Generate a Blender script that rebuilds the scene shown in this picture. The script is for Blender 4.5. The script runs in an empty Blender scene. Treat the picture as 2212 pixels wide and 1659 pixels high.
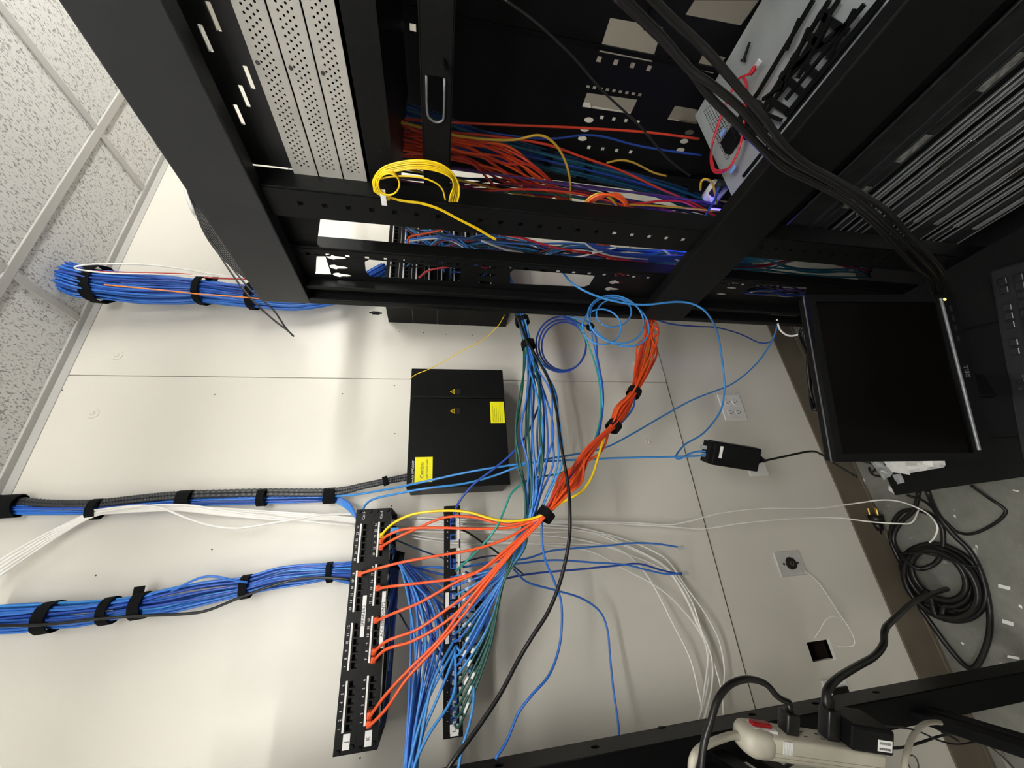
import bpy, bmesh, math, random
from mathutils import Vector as V, Matrix
random.seed(7)
S = bpy.context.scene
C = S.collection
# ---------------------------------------------------------------- camera
W, Hh, FPX, CAMZ = 2212, 1659, 802.446, 1.66
A = Matrix(((-0.07274725, -0.90571115, 0.41760646), (-0.17905273, 0.42377311, 0.8878944), (-0.98114625, -0.0101817, -0.19299838)))
CAM = V((0, 0, CAMZ))
cd = bpy.data.cameras.new('camera'); cam = bpy.data.objects.new('camera', cd); C.objects.link(cam)
cd.sensor_fit = 'HORIZONTAL'; cd.sensor_width = 36; cd.lens = FPX * 36 / W; cd.clip_start = .01
R3 = Matrix((A @ V((1, 0, 0)), A @ V((0, -1, 0)), A @ V((0, 0, -1)))).transposed()
cam.matrix_world = Matrix.Translation(CAM) @ R3.to_4x4()
S.camera = cam
# ---------------------------------------------------------------- world, exposure, added light positions
S.view_settings.view_transform = 'Standard'; S.view_settings.look = 'None'
S.view_settings.exposure = 0.38; S.view_settings.gamma = 1; S.view_settings.use_curve_mapping = False
wd = bpy.data.worlds.new('world'); S.world = wd; wd.use_nodes = True
wd.node_tree.nodes['Background'].inputs[0].default_value = (.9, .95, 1, 1)
wd.node_tree.nodes['Background'].inputs[1].default_value = .03
LIGHTS = [(-.05, -.40), (-1.75, -.62), (1.80, -.05)]
CEIL = 2.775

def P(u, v, Y=None, X=None, Z=None, D=None):
    w = A @ V((u - 1106, v - 829.5, FPX))
    if Y is not None: w = w * (Y / w.y)
    elif X is not None: w = w * (X / w.x)
    elif Z is not None: w = w * ((Z - CAMZ) / w.z)
    else: w = w * (D / FPX)
    return CAM + w

# ---------------------------------------------------------------- materials
def mat(name, col, rough=.5, metal=0, noise=0, scale=20, bump=0, emit=None, spec=.5, trans=0, coat=0):
    m = bpy.data.materials.new(name); m.use_nodes = True; nt = m.node_tree; b = nt.nodes['Principled BSDF']
    b.inputs['Base Color'].default_value = (*col, 1); b.inputs['Roughness'].default_value = rough
    b.inputs['Metallic'].default_value = metal; b.inputs['Specular IOR Level'].default_value = spec
    b.inputs['Transmission Weight'].default_value = trans; b.inputs['Coat Weight'].default_value = coat
    if emit: b.inputs['Emission Color'].default_value = (*emit[0], 1); b.inputs['Emission Strength'].default_value = emit[1]
    if noise or bump:
        tc = nt.nodes.new('ShaderNodeTexCoord'); n = nt.nodes.new('ShaderNodeTexNoise')
        n.inputs['Scale'].default_value = scale; n.inputs['Detail'].default_value = 6
        nt.links.new(tc.outputs['Object'], n.inputs['Vector'])
        if noise:
            r = nt.nodes.new('ShaderNodeMapRange'); r.inputs[1].default_value = .3; r.inputs[2].default_value = .7
            r.inputs[3].default_value = 1 - noise; r.inputs[4].default_value = 1 + noise
            mx = nt.nodes.new('ShaderNodeVectorMath'); mx.operation = 'SCALE'; mx.inputs[0].default_value = col
            nt.links.new(n.outputs['Fac'], r.inputs[0]); nt.links.new(r.outputs[0], mx.inputs['Scale'])
            nt.links.new(mx.outputs[0], b.inputs['Base Color'])
        if bump:
            bp = nt.nodes.new('ShaderNodeBump'); bp.inputs['Strength'].default_value = bump; bp.inputs['Distance'].default_value = .004
            nt.links.new(n.outputs['Fac'], bp.inputs['Height']); nt.links.new(bp.outputs[0], b.inputs['Normal'])
    return m
M = dict(
 wall=mat('wall_paint', (.72, .69, .62), .42, noise=.025, scale=3, bump=.12),
 wall2=mat('dimmed_room_wall', (.43, .40, .345), .45, noise=.02, scale=4, bump=.08),  # darker tone for the other room walls, chosen to cut bounced light
 base=mat('cove_base', (.125, .105, .075), .5, noise=.1, scale=12),
 black=mat('black_powder_coat', (.0055, .0058, .006), .45, noise=.2, scale=160, bump=.05, spec=.16),
 beam=mat('black_beam_paint', (.0135, .0145, .0165), .40, noise=.18, scale=6, bump=.03),
 dark=mat('dark_inner_metal', (.004, .0043, .005), .55, spec=.25),
 void=mat('socket_black', (.003, .003, .003), .7),
 steel=mat('galvanised_steel', (.50, .49, .455), .42, .35, noise=.08, scale=18),
 grey=mat('grey_server_lid', (.42, .45, .46), .5, .3, noise=.06, scale=14),
 rail=mat('bright_slide_rail', (.62, .63, .65), .32, .9, noise=.12, scale=30),
 darkrail=mat('dull_slide_rail', (.11, .115, .12), .3, .9, noise=.2, scale=30),
 chrome=mat('chrome', (.8, .8, .8), .2, 1),
 brass=mat('brass', (.8, .55, .15), .3, 1),
 white=mat('white_plastic', (.8, .8, .78), .4),
 plate=mat('plate_plastic', (.86, .85, .82), .35),
 ss=mat('stainless', (.75, .75, .73), .35, .45, noise=.05, scale=60),
 paper=mat('paper_label', (.85, .85, .83), .6),
 print=mat('white_print', (.85, .85, .85), .6),
 ink=mat('black_ink', (.02, .02, .02), .6),
 yellowlab=mat('yellow_label', (.92, .86, .01), .4),
 velcro=mat('velcro', (.004, .0045, .005), .95, noise=.3, scale=300, bump=.3, spec=.2),
 blue=mat('blue_jacket', (.035, .17, .62), .35),
 lblue=mat('light_blue_jacket', (.05, .26, .66), .33),
 dblue=mat('dark_blue_jacket', (.02, .07, .38), .38),
 navy=mat('navy_jacket', (.012, .045, .12), .4),
 teal=mat('teal_jacket', (.01, .10, .16), .4),
 green=mat('green_jacket', (.012, .11, .085), .4),
 mint=mat('mint_jacket', (.03, .30, .24), .35),
 orange=mat('orange_jacket', (.80, .095, .018), .36),
 rorange=mat('red_orange_jacket', (.58, .045, .018), .38),
 yellow=mat('yellow_jacket', (.90, .62, .01), .33),
 dyellow=mat('ochre_jacket', (.55, .34, .03), .4),
 whitec=mat('white_jacket', (.88, .86, .82), .4),
 red=mat('red_jacket', (.60, .02, .035), .35),
 maroon=mat('maroon_jacket', (.20, .008, .03), .4),
 purple=mat('purple_jacket', (.07, .03, .17), .4),
 blackc=mat('black_rubber', (.007, .007, .007), .36, spec=.45),
 conduit=mat('ribbed_conduit', (.03, .032, .036), .35),
 bluejack=mat('blue_jack', (.02, .10, .42), .35),
 clear=mat('clear_plastic', (.75, .78, .8), .15, trans=.55),
 bag=mat('clear_bag', (.8, .82, .83), .25, trans=.6),
 screen=mat('screen_glass', (.002, .0017, .0014), .22, spec=.12),
 bezel=mat('monitor_bezel', (.005, .0052, .0058), .4, spec=.18),
 silver=mat('silver_trim', (.17, .175, .185), .45, .4),
 beige=mat('beige_strip', (.52, .49, .40), .45, noise=.04, scale=30),
 redlens=mat('red_switch', (.28, .004, .008), .15),
 key=mat('key_cap', (.014, .0145, .016), .3, spec=.6),
 blueclip=mat('blue_clip', (.22, .38, .8), .4),
 bluetape=mat('blue_tape', (.04, .28, .75), .6),
 amber=mat('amber_light', (.9, .6, .05), .4, emit=((1, .6, .05), 6)),
 blueled=mat('blue_light', (.1, .1, .9), .4, emit=((.08, .06, 1), 5)),
 lamp=mat('added_lamp_glow', (.9, .9, .9), .5, emit=((1, .985, .94), 43.0)),
)
def ceiling_mat():
    m = mat('ceiling_tile', (.56, .56, .54), .9); nt = m.node_tree; b = nt.nodes['Principled BSDF']
    tc = nt.nodes.new('ShaderNodeTexCoord'); mp = nt.nodes.new('ShaderNodeMapping'); mp.inputs['Scale'].default_value = (1, .55, 1)
    n = nt.nodes.new('ShaderNodeTexNoise'); n.inputs['Scale'].default_value = 210; n.inputs['Detail'].default_value = 3
    v = nt.nodes.new('ShaderNodeTexVoronoi'); v.inputs['Scale'].default_value = 150
    nt.links.new(tc.outputs['Object'], mp.inputs[0]); nt.links.new(mp.outputs[0], n.inputs[0]); nt.links.new(mp.outputs[0], v.inputs[0])
    r1 = nt.nodes.new('ShaderNodeMapRange'); r1.inputs[1].default_value = .36; r1.inputs[2].default_value = .46
    nt.links.new(n.outputs[0], r1.inputs[0])
    r2 = nt.nodes.new('ShaderNodeMapRange'); r2.inputs[1].default_value = .10; r2.inputs[2].default_value = .20
    nt.links.new(v.outputs['Distance'], r2.inputs[0])
    mu = nt.nodes.new('ShaderNodeMath'); mu.operation = 'MULTIPLY'; nt.links.new(r1.outputs[0], mu.inputs[0]); nt.links.new(r2.outputs[0], mu.inputs[1])
    mx = nt.nodes.new('ShaderNodeMix'); mx.data_type = 'RGBA'; mx.inputs['A'].default_value = (.30, .295, .28, 1); mx.inputs['B'].default_value = (.68, .68, .66, 1)
    nt.links.new(mu.outputs[0], mx.inputs['Factor']); nt.links.new(mx.outputs['Result'], b.inputs['Base Color'])
    return m
def floor_mat():
    m = mat('concrete_floor', (.16, .155, .135), .45); nt = m.node_tree; b = nt.nodes['Principled BSDF']
    tc = nt.nodes.new('ShaderNodeTexCoord')
    n = nt.nodes.new('ShaderNodeTexNoise'); n.inputs['Scale'].default_value = 5; n.inputs['Detail'].default_value = 9; n.inputs['Roughness'].default_value = .7
    n2 = nt.nodes.new('ShaderNodeTexNoise'); n2.inputs['Scale'].default_value = 26; n2.inputs['Detail'].default_value = 5
    for x in (n, n2): nt.links.new(tc.outputs['Object'], x.inputs[0])
    cr = nt.nodes.new('ShaderNodeValToRGB'); cr.color_ramp.elements[0].position = .3; cr.color_ramp.elements[0].color = (.12, .12, .105, 1)
    cr.color_ramp.elements[1].position = .72; cr.color_ramp.elements[1].color = (.27, .27, .24, 1)
    nt.links.new(n.outputs[0], cr.inputs[0])
    r = nt.nodes.new('ShaderNodeMapRange'); r.inputs[1].default_value = .66; r.inputs[2].default_value = .74
    nt.links.new(n2.outputs[0], r.inputs[0])
    mx = nt.nodes.new('ShaderNodeMix'); mx.data_type = 'RGBA'; mx.inputs['B'].default_value = (.5, .5, .46, 1)
    nt.links.new(r.outputs[0], mx.inputs['Factor']); nt.links.new(cr.outputs[0], mx.inputs['A']); nt.links.new(mx.outputs['Result'], b.inputs['Base Color'])
    return m
M['groove'] = mat('groove_shadow_line', (.35, .31, .23), .6)
M['ceil'] = ceiling_mat(); M['floor'] = floor_mat()

# ---------------------------------------------------------------- builders
def tag(o, label=None, cat=None, group=None, kind=None):
    if label: o['label'] = label
    if cat: o['category'] = cat
    if group: o['group'] = group
    if kind: o['kind'] = kind
    return o
def empty(name, loc, label, cat, group=None):
    o = bpy.data.objects.new(name, None); C.objects.link(o); o.location = loc; o.empty_display_size = .05
    return tag(o, label, cat, group)
def link(name, bm, m, parent=None, smooth=False):
    me = bpy.data.meshes.new(name)
    if isinstance(bm, bpy.types.Mesh): me = bm
    else:
        bmesh.ops.recalc_face_normals(bm, faces=bm.faces[:])
        bm.to_mesh(me); bm.free()
    c = V((0, 0, 0))
    if len(me.vertices):
        xs = [v.co for v in me.vertices]
        c = V([(min(p[i] for p in xs) + max(p[i] for p in xs)) / 2 for i in range(3)])
    me.transform(Matrix.Translation(-c))
    me.materials.clear(); me.materials.append(M[m] if isinstance(m, str) else m)
    if smooth:
        for f in me.polygons: f.use_smooth = True
    o = bpy.data.objects.new(name, me); C.objects.link(o); o.location = c
    if parent: o.parent = parent; o.location = c - wloc(parent)
    return o
def wloc(o):
    return V(o.location) + (wloc(o.parent) if o.parent else V((0, 0, 0)))
def box(bm, lo, hi, bev=0, F=None):
    lo, hi = V(lo), V(hi)
    r = bmesh.ops.create_cube(bm, size=1)['verts']
    for v in r:
        v.co = V([(lo[i] + hi[i]) / 2 + v.co[i] * (hi[i] - lo[i]) for i in range(3)])
    if bev:
        es = list({e for v in r for e in v.link_edges})
        g = bmesh.ops.bevel(bm, geom=es, offset=bev, segments=2, affect='EDGES', profile=.5)
        r = list({v for f in g['faces'] for v in f.verts} | {v for v in r if v.is_valid})
    if F is not None:
        for v in r: v.co = F @ v.co
    return r
def frame(o, ex, ey, ez):
    ex, ey, ez = V(ex).normalized(), V(ey).normalized(), V(ez).normalized()
    return Matrix.Translation(V(o)) @ Matrix((ex, ey, ez)).transposed().to_4x4()
def boxes(name, lst, m, parent=None, bev=0, F=None):
    bm = bmesh.new()
    for lo, hi in lst: box(bm, lo, hi, bev, F)
    return link(name, bm, m, parent)
def cyl(bm, a, b, r, n=12, r2=None, caps=True):
    a, b = V(a), V(b); d = (b - a).normalized(); q = d.orthogonal().normalized(); w = d.cross(q); r2 = r if r2 is None else r2
    A_, B_ = [], []
    for i in range(n):
        t = 2 * math.pi * i / n; k = q * math.cos(t) + w * math.sin(t)
        A_.append(bm.verts.new(a + k * r)); B_.append(bm.verts.new(b + k * r2))
    for i in range(n): bm.faces.new((A_[i], A_[(i + 1) % n], B_[(i + 1) % n], B_[i]))
    if caps: bm.faces.new(A_[::-1]); bm.faces.new(B_)
def plate(name, outer, holes, thick, m, parent=None, F=Matrix()):
    """flat sheet with real cut-outs: outline and holes in local xy, extruded along local z"""
    cu = bpy.data.curves.new(name, 'CURVE'); cu.dimensions = '2D'; cu.fill_mode = 'BOTH'; cu.extrude = thick / 2
    for poly in [outer] + holes:
        sp = cu.splines.new('POLY'); sp.points.add(len(poly) - 1); sp.use_cyclic_u = True
        for i, p in enumerate(poly): sp.points[i].co = (p[0], p[1], 0, 1)
    o = bpy.data.objects.new('tmp', cu); C.objects.link(o)
    me = bpy.data.meshes.new_from_object(o); bpy.data.objects.remove(o); bpy.data.curves.remove(cu)
    me.transform(F); me.name = name
    return link(name, me, m, parent)
def text(s, size, F, m, parent=None, name='lettering', ext=.0002, align='CENTER', shear=0):
    cu = bpy.data.curves.new(name, 'FONT'); cu.body = s; cu.size = size; cu.extrude = ext; cu.align_x = align; cu.align_y = 'CENTER'; cu.shear = shear
    cu.resolution_u = 2
    o = bpy.data.objects.new('tmp', cu); C.objects.link(o)
    me = bpy.data.meshes.new_from_object(o); bpy.data.objects.remove(o); bpy.data.curves.remove(cu)
    me.transform(F); me.name = name
    return link(name, me, m, parent)
def rect(x0, x1, y0, y1): return [(x0, y0), (x1, y0), (x1, y1), (x0, y1)]
def disc(x, y, rx, ry=None, n=10):
    ry = ry or rx
    return [(x + rx * math.cos(2 * math.pi * i / n), y + ry * math.sin(2 * math.pi * i / n)) for i in range(n)]
def smooth_path(pts, seg=6, closed=False):
    out = []; n = len(pts)
    for i in range(n - 1):
        p0 = pts[i - 1] if i > 0 else pts[0] * 2 - pts[1]
        p1, p2 = pts[i], pts[i + 1]
        p3 = pts[i + 2] if i + 2 < n else pts[-1] * 2 - pts[-2]
        for k in range(seg):
            t = k / seg
            out.append(.5 * ((2 * p1) + (p2 - p0) * t + (2 * p0 - 5 * p1 + 4 * p2 - p3) * t * t + (3 * p1 - p0 - 3 * p2 + p3) * t ** 3))
    out.append(pts[-1]); return out
def tube(bm, pts, r, n=8, rf=None):
    pts = [p for i, p in enumerate(pts) if i == 0 or (p - pts[i - 1]).length > 1e-6]
    T = []
    for i in range(len(pts)):
        a = pts[max(i - 1, 0)]; b = pts[min(i + 1, len(pts) - 1)]; T.append((b - a).normalized())
    q = T[0].orthogonal().normalized(); rings = []
    for i, p in enumerate(pts):
        q = (q - T[i] * q.dot(T[i]))
        if q.length < 1e-6: q = T[i].orthogonal()
        q.normalize(); w = T[i].cross(q); rr = r * (rf(i) if rf else 1)
        rings.append([bm.verts.new(p + (q * math.cos(2 * math.pi * k / n) + w * math.sin(2 * math.pi * k / n)) * rr) for k in range(n)])
    for a, b in zip(rings, rings[1:]):
        for k in range(n): bm.faces.new((a[k], a[(k + 1) % n], b[(k + 1) % n], b[k]))
    bm.faces.new(rings[0][::-1]); bm.faces.new(rings[-1])
def pts3(pts, axis='Y'):
    out = []
    for p in pts:
        if isinstance(p, V): out.append(p)
        elif axis == 'Y': out.append(P(p[0], p[1], Y=p[2]))
        elif axis == 'X': out.append(P(p[0], p[1], X=p[2]))
        elif axis == 'Z': out.append(P(p[0], p[1], Z=p[2]))
        else: out.append(P(p[0], p[1], D=p[2]))
    return out
def cable(label, m, pts, r=.003, axis='Y', group=None, name='network_cable', cat='cable', seg=6, n=8, parent=None, wob=0):
    q = pts3(pts, axis)
    if wob: q = [p + V([random.uniform(-wob, wob) for _ in range(3)]) if 0 < i < len(q) - 1 else p for i, p in enumerate(q)]
    bm = bmesh.new(); tube(bm, smooth_path(q, seg), r, n)
    o = link(name, bm, m, parent, True)
    return o if parent else tag(o, label, cat, group)
def coil(label, m, paths, r, axis='Y', name='cable_coil', cat='cable coil', seg=4, n=8):
    bm = bmesh.new()
    for q in paths: tube(bm, smooth_path(pts3(q, axis), seg), r, n)
    return tag(link(name, bm, m, None, True), label, cat)
def bundle(label, group, mats, ctr, count, r=.0029, axis='Y', twist=.6, fill=.5, jit=.12, phase=0):
    """count separate cables laid inside a sleeve whose radius is the last number of each centre point"""
    c3 = pts3([c[:3] for c in ctr], axis); rad = [c[3] for c in ctr]
    T = [(c3[min(i + 1, len(c3) - 1)] - c3[max(i - 1, 0)]).normalized() for i in range(len(c3))]
    u = T[0].cross(V((0, 1, 0)) if abs(T[0].y) < .9 else V((0, 0, 1))).normalized(); U = []
    for t in T:
        u = (u - t * u.dot(t)).normalized(); U.append((u.copy(), t.cross(u)))
    res = []
    for k in range(count):
        rr = math.sqrt(fill * fill + (1 - fill * fill) * (k + .5) / count) if k % 4 else math.sqrt((k + .5) / count)
        an = k * 2.39996 + phase; tw = random.uniform(-twist, twist); ps = []
        for i in range(len(c3)):
            a = an + tw * i + random.uniform(-jit, jit); q = rr * (1 + random.uniform(-jit, 0))
            q = max(0, q)
            ps.append(c3[i] + (U[i][0] * math.cos(a) + U[i][1] * math.sin(a)) * q * max(rad[i] - r, .001))
        res.append(cable(label, mats[k % len(mats)], ps, r, group=group, n=6, seg=5))
    return res
def strap(label, u, v, Y, rad, d, wid=.022, flat=1.0, axis='Y', tail=None, group=None):
    """hook-and-loop strap wound round a bundle; d = pixel direction of the bundle"""
    c = pts3([(u, v, Y)], axis)[0]; e = pts3([(u + d[0], v + d[1], Y)], axis)[0]
    t = (e - c).normalized(); q = t.cross(V((0, 1, 0))).normalized(); w = t.cross(q)
    bm = bmesh.new(); n = 28; prof = [(-wid / 2, 0), (-wid / 2, .0022), (wid / 2, .0022), (wid / 2, 0)]
    rings = []
    for i in range(n):
        a = 2 * math.pi * i / n
        wav = 1 + .02 * math.sin(a * 9)
        k = q * math.cos(a) + w * math.sin(a) * flat
        rings.append([bm.verts.new(c + t * px * (1 + .06 * math.sin(3 * a)) + k * (rad * .88 * wav + pr)) for px, pr in prof])
    for i in range(n):
        a, b = rings[i], rings[(i + 1) % n]
        for j in range(4): bm.faces.new((a[j], a[(j + 1) % 4], b[(j + 1) % 4], b[j]))
    if tail:
        s = q * (rad * 1.0) * tail[0]
        fr = frame(c + s, t, q, w)
        box(bm, (-wid * .45 + tail[1], -.006, -.002), (wid * .45 + tail[1], .012, .0015), F=fr)
    return tag(link('cable_tie', bm, 'velcro'), label, 'cable tie', group)

# ---------------------------------------------------------------- the room
WY = 1.22; WL = 1.232
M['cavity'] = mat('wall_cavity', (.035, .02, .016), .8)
def struct(name, lst, m, bev=0):
    return tag(boxes(name, lst, m, None, bev), kind='structure')
hx0, hz0 = P(1742, 1388, Y=WL).x, P(1742, 1388, Y=WL).z
hx1, hz1 = P(1800, 1423, Y=WL).x, P(1800, 1423, Y=WL).z
hX = sorted((hx0, hx1)); hZ = sorted((hz0, hz1))
o = plate('wall_back', rect(-2.6, 2.6, 0, 2.95), [rect(hX[0], hX[1], hZ[0], hZ[1])], .012, 'wall', F=frame((0, WL + .006, 0), (1, 0, 0), (0, 0, 1), (0, -1, 0)))
tag(o, kind='structure')
M['reveal'] = mat('seam_groove_shade', (.06, .052, .04), .7)
struct('trim_8', [((-2.5, WL - .004, .7505), (2.5, WL, .7575))], 'reveal')  # dark groove under the plywood edge and its shadow, painted as a strip
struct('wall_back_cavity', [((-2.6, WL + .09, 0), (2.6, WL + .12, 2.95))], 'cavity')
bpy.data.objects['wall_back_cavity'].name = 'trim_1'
seamz = .757; bx = [-1.85, -.632, .5885, 1.81, 2.6]
for i in range(4):
    struct('trim_%d' % (i + 2), [((bx[i] + .0012, WY, seamz + .001 * (i % 2)), (bx[i + 1] - .0012, WL, 2.9))], 'wall', .001)
struct('baseboard_back', [((-2.6, WL - .006, 0), (2.6, WL, .135)), ((-2.6, WL - .011, 0), (2.6, WL - .006, .014))], 'base', .001)
struct('floor', [((-2.6, -3.6, -.05), (2.6, WL + .12, 0))], 'floor')
struct('wall_right', [((2.5, -3.6, 0), (2.6, WL, 2.95))], 'wall2')
struct('wall_left', [((-2.6, -3.6, 0), (-2.5, WL, 2.95))], 'wall2')
struct('wall_front', [((-2.6, -3.7, 0), (2.6, -3.6, 2.95))], 'wall2')
# suspended ceiling: board with a real grid of flanges below it
tx = [-2.26, -1.65, -1.04, -.43, .18, .775, 1.375, 1.985]; ty = [.985, -.235, -1.455, -2.675]
struct('ceiling', [((-2.6, -3.6, CEIL + .006), (2.6, WL, CEIL + .03))], 'ceil')
bm = bmesh.new()
for x in tx: box(bm, (x - .012, -3.6, CEIL), (x + .012, WY, CEIL + .006), .001)
for y in ty: box(bm, (-2.5, y - .012, CEIL - .0006), (2.5, y + .012, CEIL + .0054), .001)
box(bm, (-2.5, WY - .022, CEIL - .001), (2.5, WY, CEIL + .006), .001)
box(bm, (-2.5, WY - .003, CEIL - .022), (2.5, WY, CEIL - .001), .0008)
M['tbar'] = mat('ceiling_grid', (.46, .455, .43), .5)
tag(link('trim_6', bm, 'tbar'), kind='structure')
LZ = 2.45  # hanging strip lights added out of view to brighten ceiling and walls
for i, (x, y) in enumerate(LIGHTS):
    t = empty('added_strip_light', (x, y, LZ), ['added unseen strip light hanging straight above the camera', 'added unseen strip light hanging over the left rack', 'added unseen strip light hanging right of the black cabinet'][i], 'added light')
    boxes('light_housing', [((x - .62, y - .03, LZ + .05), (x + .62, y + .03, LZ + .09))], 'white', t, .004)
    for s_ in (-1, 1):
        boxes('tube_holder', [((x + s_ * .61 - .008, y - .10, LZ - .02), (x + s_ * .61 + .008, y + .10, LZ + .06))], 'white', t, .003)
        bm = bmesh.new(); cyl(bm, (x - .60, y + s_ * .075, LZ), (x + .60, y + s_ * .075, LZ), .022, 16); link('added_light_tube', bm, 'lamp', t, True)
        bm = bmesh.new(); cyl(bm, (x + s_ * .5, y, LZ + .09), (x + s_ * .5, y, CEIL), .003, 8); link('hanger', bm, 'white', t)

# washer-head screws and pin holes in the plywood
for i, (u, v, where) in enumerate([(253, 768, 'right of the seam high on the wall'), (201, 893, 'left of the seam high on the wall'), (1372, 785, 'behind the orange cables'), (1403, 955, 'low between orange cables and outlet'), (1538, 1417, 'low behind the white cables')]):
    c = P(u, v, Y=WY); t = empty('wall_screw', c, 'painted screw and washer in the plywood, ' + where, 'screw')
    bm = bmesh.new(); cyl(bm, c + V((0, .001, 0)), c + V((0, -.0022, 0)), .0165, 24, .015); link('washer', bm, 'wall', t, False)
    bm = bmesh.new(); cyl(bm, c + V((0, -.0022, 0)), c + V((0, -.005, 0)), .0075, 16, .005); cyl(bm, c + V((0, -.005, 0)), c + V((0, -.0052, 0)), .002, 6); link('screw_head', bm, 'wall', t, False)
bm = bmesh.new()
for u, v in [(863, 717), (915, 719), (964, 722), (1020, 724), (1031, 738), (852, 833), (740, 851), (853, 937), (846, 1093), (778, 1637), (135, 843), (464, 852), (207, 1243), (458, 1187)]:
    c = P(u, v, Y=WY); cyl(bm, c + V((0, .001, 0)), c + V((0, -.0006, 0)), .0021, 8)
tag(link('trim_7', bm, mat('pin_hole', (.10, .07, .05), .8)), kind='structure')

# ---------------------------------------------------------------- big black cabinet on the right
x0 = .64
def Zr(r, x=x0): return CAMZ + r * x
def xyz(u, v, x): p = P(u, v, X=x); return (p.y, p.z)
def xplate(name, outer, holes, x, th, m, parent):
    return plate(name, outer, holes, th, m, parent, frame((x, 0, 0), (0, 1, 0), (0, 0, 1), (1, 0, 0)))
cab = empty('server_cabinet', (1.0, .3, 0), 'tall open-sided black server cabinet on the right with its side panel off', 'server cabinet')
ztop = Zr(.706); ztb = Zr(.521); zm1, zm0 = Zr(-.962), Zr(-1.185); yb = .877; yf = -.42; x1 = 1.31
bm = bmesh.new(); box(bm, (x0, yf, ztb), (x0 + .035, yb, ztop), .003); link('top_side_beam', bm, 'beam', cab)
bm = bmesh.new(); box(bm, (x0, yf, zm0), (x0 + .03, yb, zm1), .003); link('middle_side_beam', bm, 'black', cab)  # darker coat than the top beam, standing in for less light
bm = bmesh.new(); box(bm, (x0, yf, .03), (x0 + .035, yb, .12), .003); link('bottom_side_beam', bm, 'beam', cab)
bm = bmesh.new()
for lo, hi in [((x1 - .03, yf, ztb), (x1, yb, ztop)), ((x0 + .035, yb - .04, ztop - .04), (x1 - .03, yb, ztop))]: box(bm, lo, hi, .001)
link('top_frame', bm, 'beam', cab)
bm = bmesh.new(); box(bm, (x0 + .035, yf, .03), (x1, yb, .05)); link('bottom_pan', bm, 'dark', cab)
# far corner post: folded channel
bm = bmesh.new()
for lo, hi in [((x0 + .001, .858, .03), (x0 + .010, yb, ztop)), ((x0 + .012, .868, .03), (x0 + .075, yb, ztop - .01)),
               ((x0 + .040, .832, .03), (x0 + .055, .868, ztop - .01)), ((x0 + .016, .822, .03), (x0 + .042, .836, ztop - .01)), ((x1 - .06, .80, .03), (x1, yb, ztop))]:
    box(bm, lo, hi, .002)
link('corner_post', bm, 'black', cab)
bm = bmesh.new()
for u, v in [(708, 648), (773, 650), (846, 653), (1192, 669), (1252, 671), (1549, 686), (1602, 688)]:
    p = P(u, v, X=x0 + .04); cyl(bm, p, p + V((-.006, 0, 0)), .0045, 10); cyl(bm, p + V((-.006, 0, 0)), p + V((-.012, 0, 0)), .0028, 8)
link('stud', bm, 'chrome', cab)
bm = bmesh.new()
for a, b in [((945, 651), (1018, 656)), ((1337, 666), (1385, 669)), ((1665, 681), (1718, 685))]:
    p = P(*a, X=x0 + .0385); q = P(*b, X=x0 + .0385); box(bm, (p.x, min(p.y, q.y) - .004, min(p.z, q.z)), (p.x + .002, max(p.y, q.y) + .004, max(p.z, q.z)))
link('slot', bm, mat('post_slot', (.16, .158, .15), .5), cab)
# mounting rail A with one square hole per rack unit
ra0, ra1 = .545, .608; xa = .66
holes = []; zz = Zr(.44, xa)
hz = P(647, 433, X=xa)
k = 0
while hz.z - k * .0445 > .15:
    z = hz.z - k * .0445; holes.append(rect(.570, .579, z - .005, z + .005)); k += 1
for zhi, zlo in [(ztop - .02, .05)]:
    xplate('mounting_rail', rect(ra0, ra1, zlo, zhi), [h for h in holes if zlo < h[0][1] < zhi], xa, .0025, 'black', cab)
bm = bmesh.new(); box(bm, (xa, ra0 - .004, .05), (xa + .05, ra0, ztop - .02), .001); box(bm, (xa, ra1, .05), (xa + .02, ra1 + .002, ztop - .02)); box(bm, (xa + .03, .556, 1.28), (xa + .033, .606, ztop - .02)); box(bm, (xa + .03, .556, .1), (xa + .033, .606, 1.05)); link('rail_flange', bm, 'black', cab)
# perforated cable panel B with keyholes and windows
xb = .685
def q4(pl): return [xyz(u, v, xb) for u, v in pl]
B = xb; y_in0, y_in1 = B * 1.055, B * 1.245; holes = []
wins = [[(684, 553), (703, 553), (716, 593), (681, 592)],
        [(788, 565), (798, 560), (985, 578), (996, 580), (994, 606), (984, 608), (800, 598), (790, 587)],
        [(1102, 588), (1111, 581), (1286, 595), (1273, 616), (1261, 620), (1102, 613)],
        [(1600, 636), (1630, 614), (1742, 620), (1738, 640), (1700, 643)]]
zs = P(640, 540, X=B).z
for w in wins: holes.append(q4(w))
for trip in [[(725, 556), (730, 577), (738, 594)], [(1056, 577), (1053, 594), (1050, 611)], [(1342, 594), (1331, 610), (1321, 624)]]:
    for (u, v) in trip:
        c = xyz(u, v, B); poly = []
        for i in range(22):
            a = 2 * math.pi * i / 22; rz = .0215 * (1 if math.sin(a) > 0 else 1.15); ry = .0078 * (1.25 if math.sin(a) > .25 else .72)
            poly.append((c[0] + ry * math.cos(a), c[1] + rz * math.sin(a)))
        holes.append(poly)
for (u, v) in [(1585, 612), (1580, 622), (1558, 635)]:
    c = xyz(u, v, B); holes.append(disc(c[0], c[1], .004, .018, 12))
z = zs; i = 0
while z > .62:
    if not (zm0 - .0 < z < zm1):
        for yy in (y_in0 + .016, y_in1 - .012):
            if i % 2: holes.append(rect(yy - .0042, yy + .0042, z - .005, z + .005))
            else: holes.append(rect(yy - .0012, yy + .0012, z - .008, z + .008))
    z -= .0222; i += 1
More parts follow.
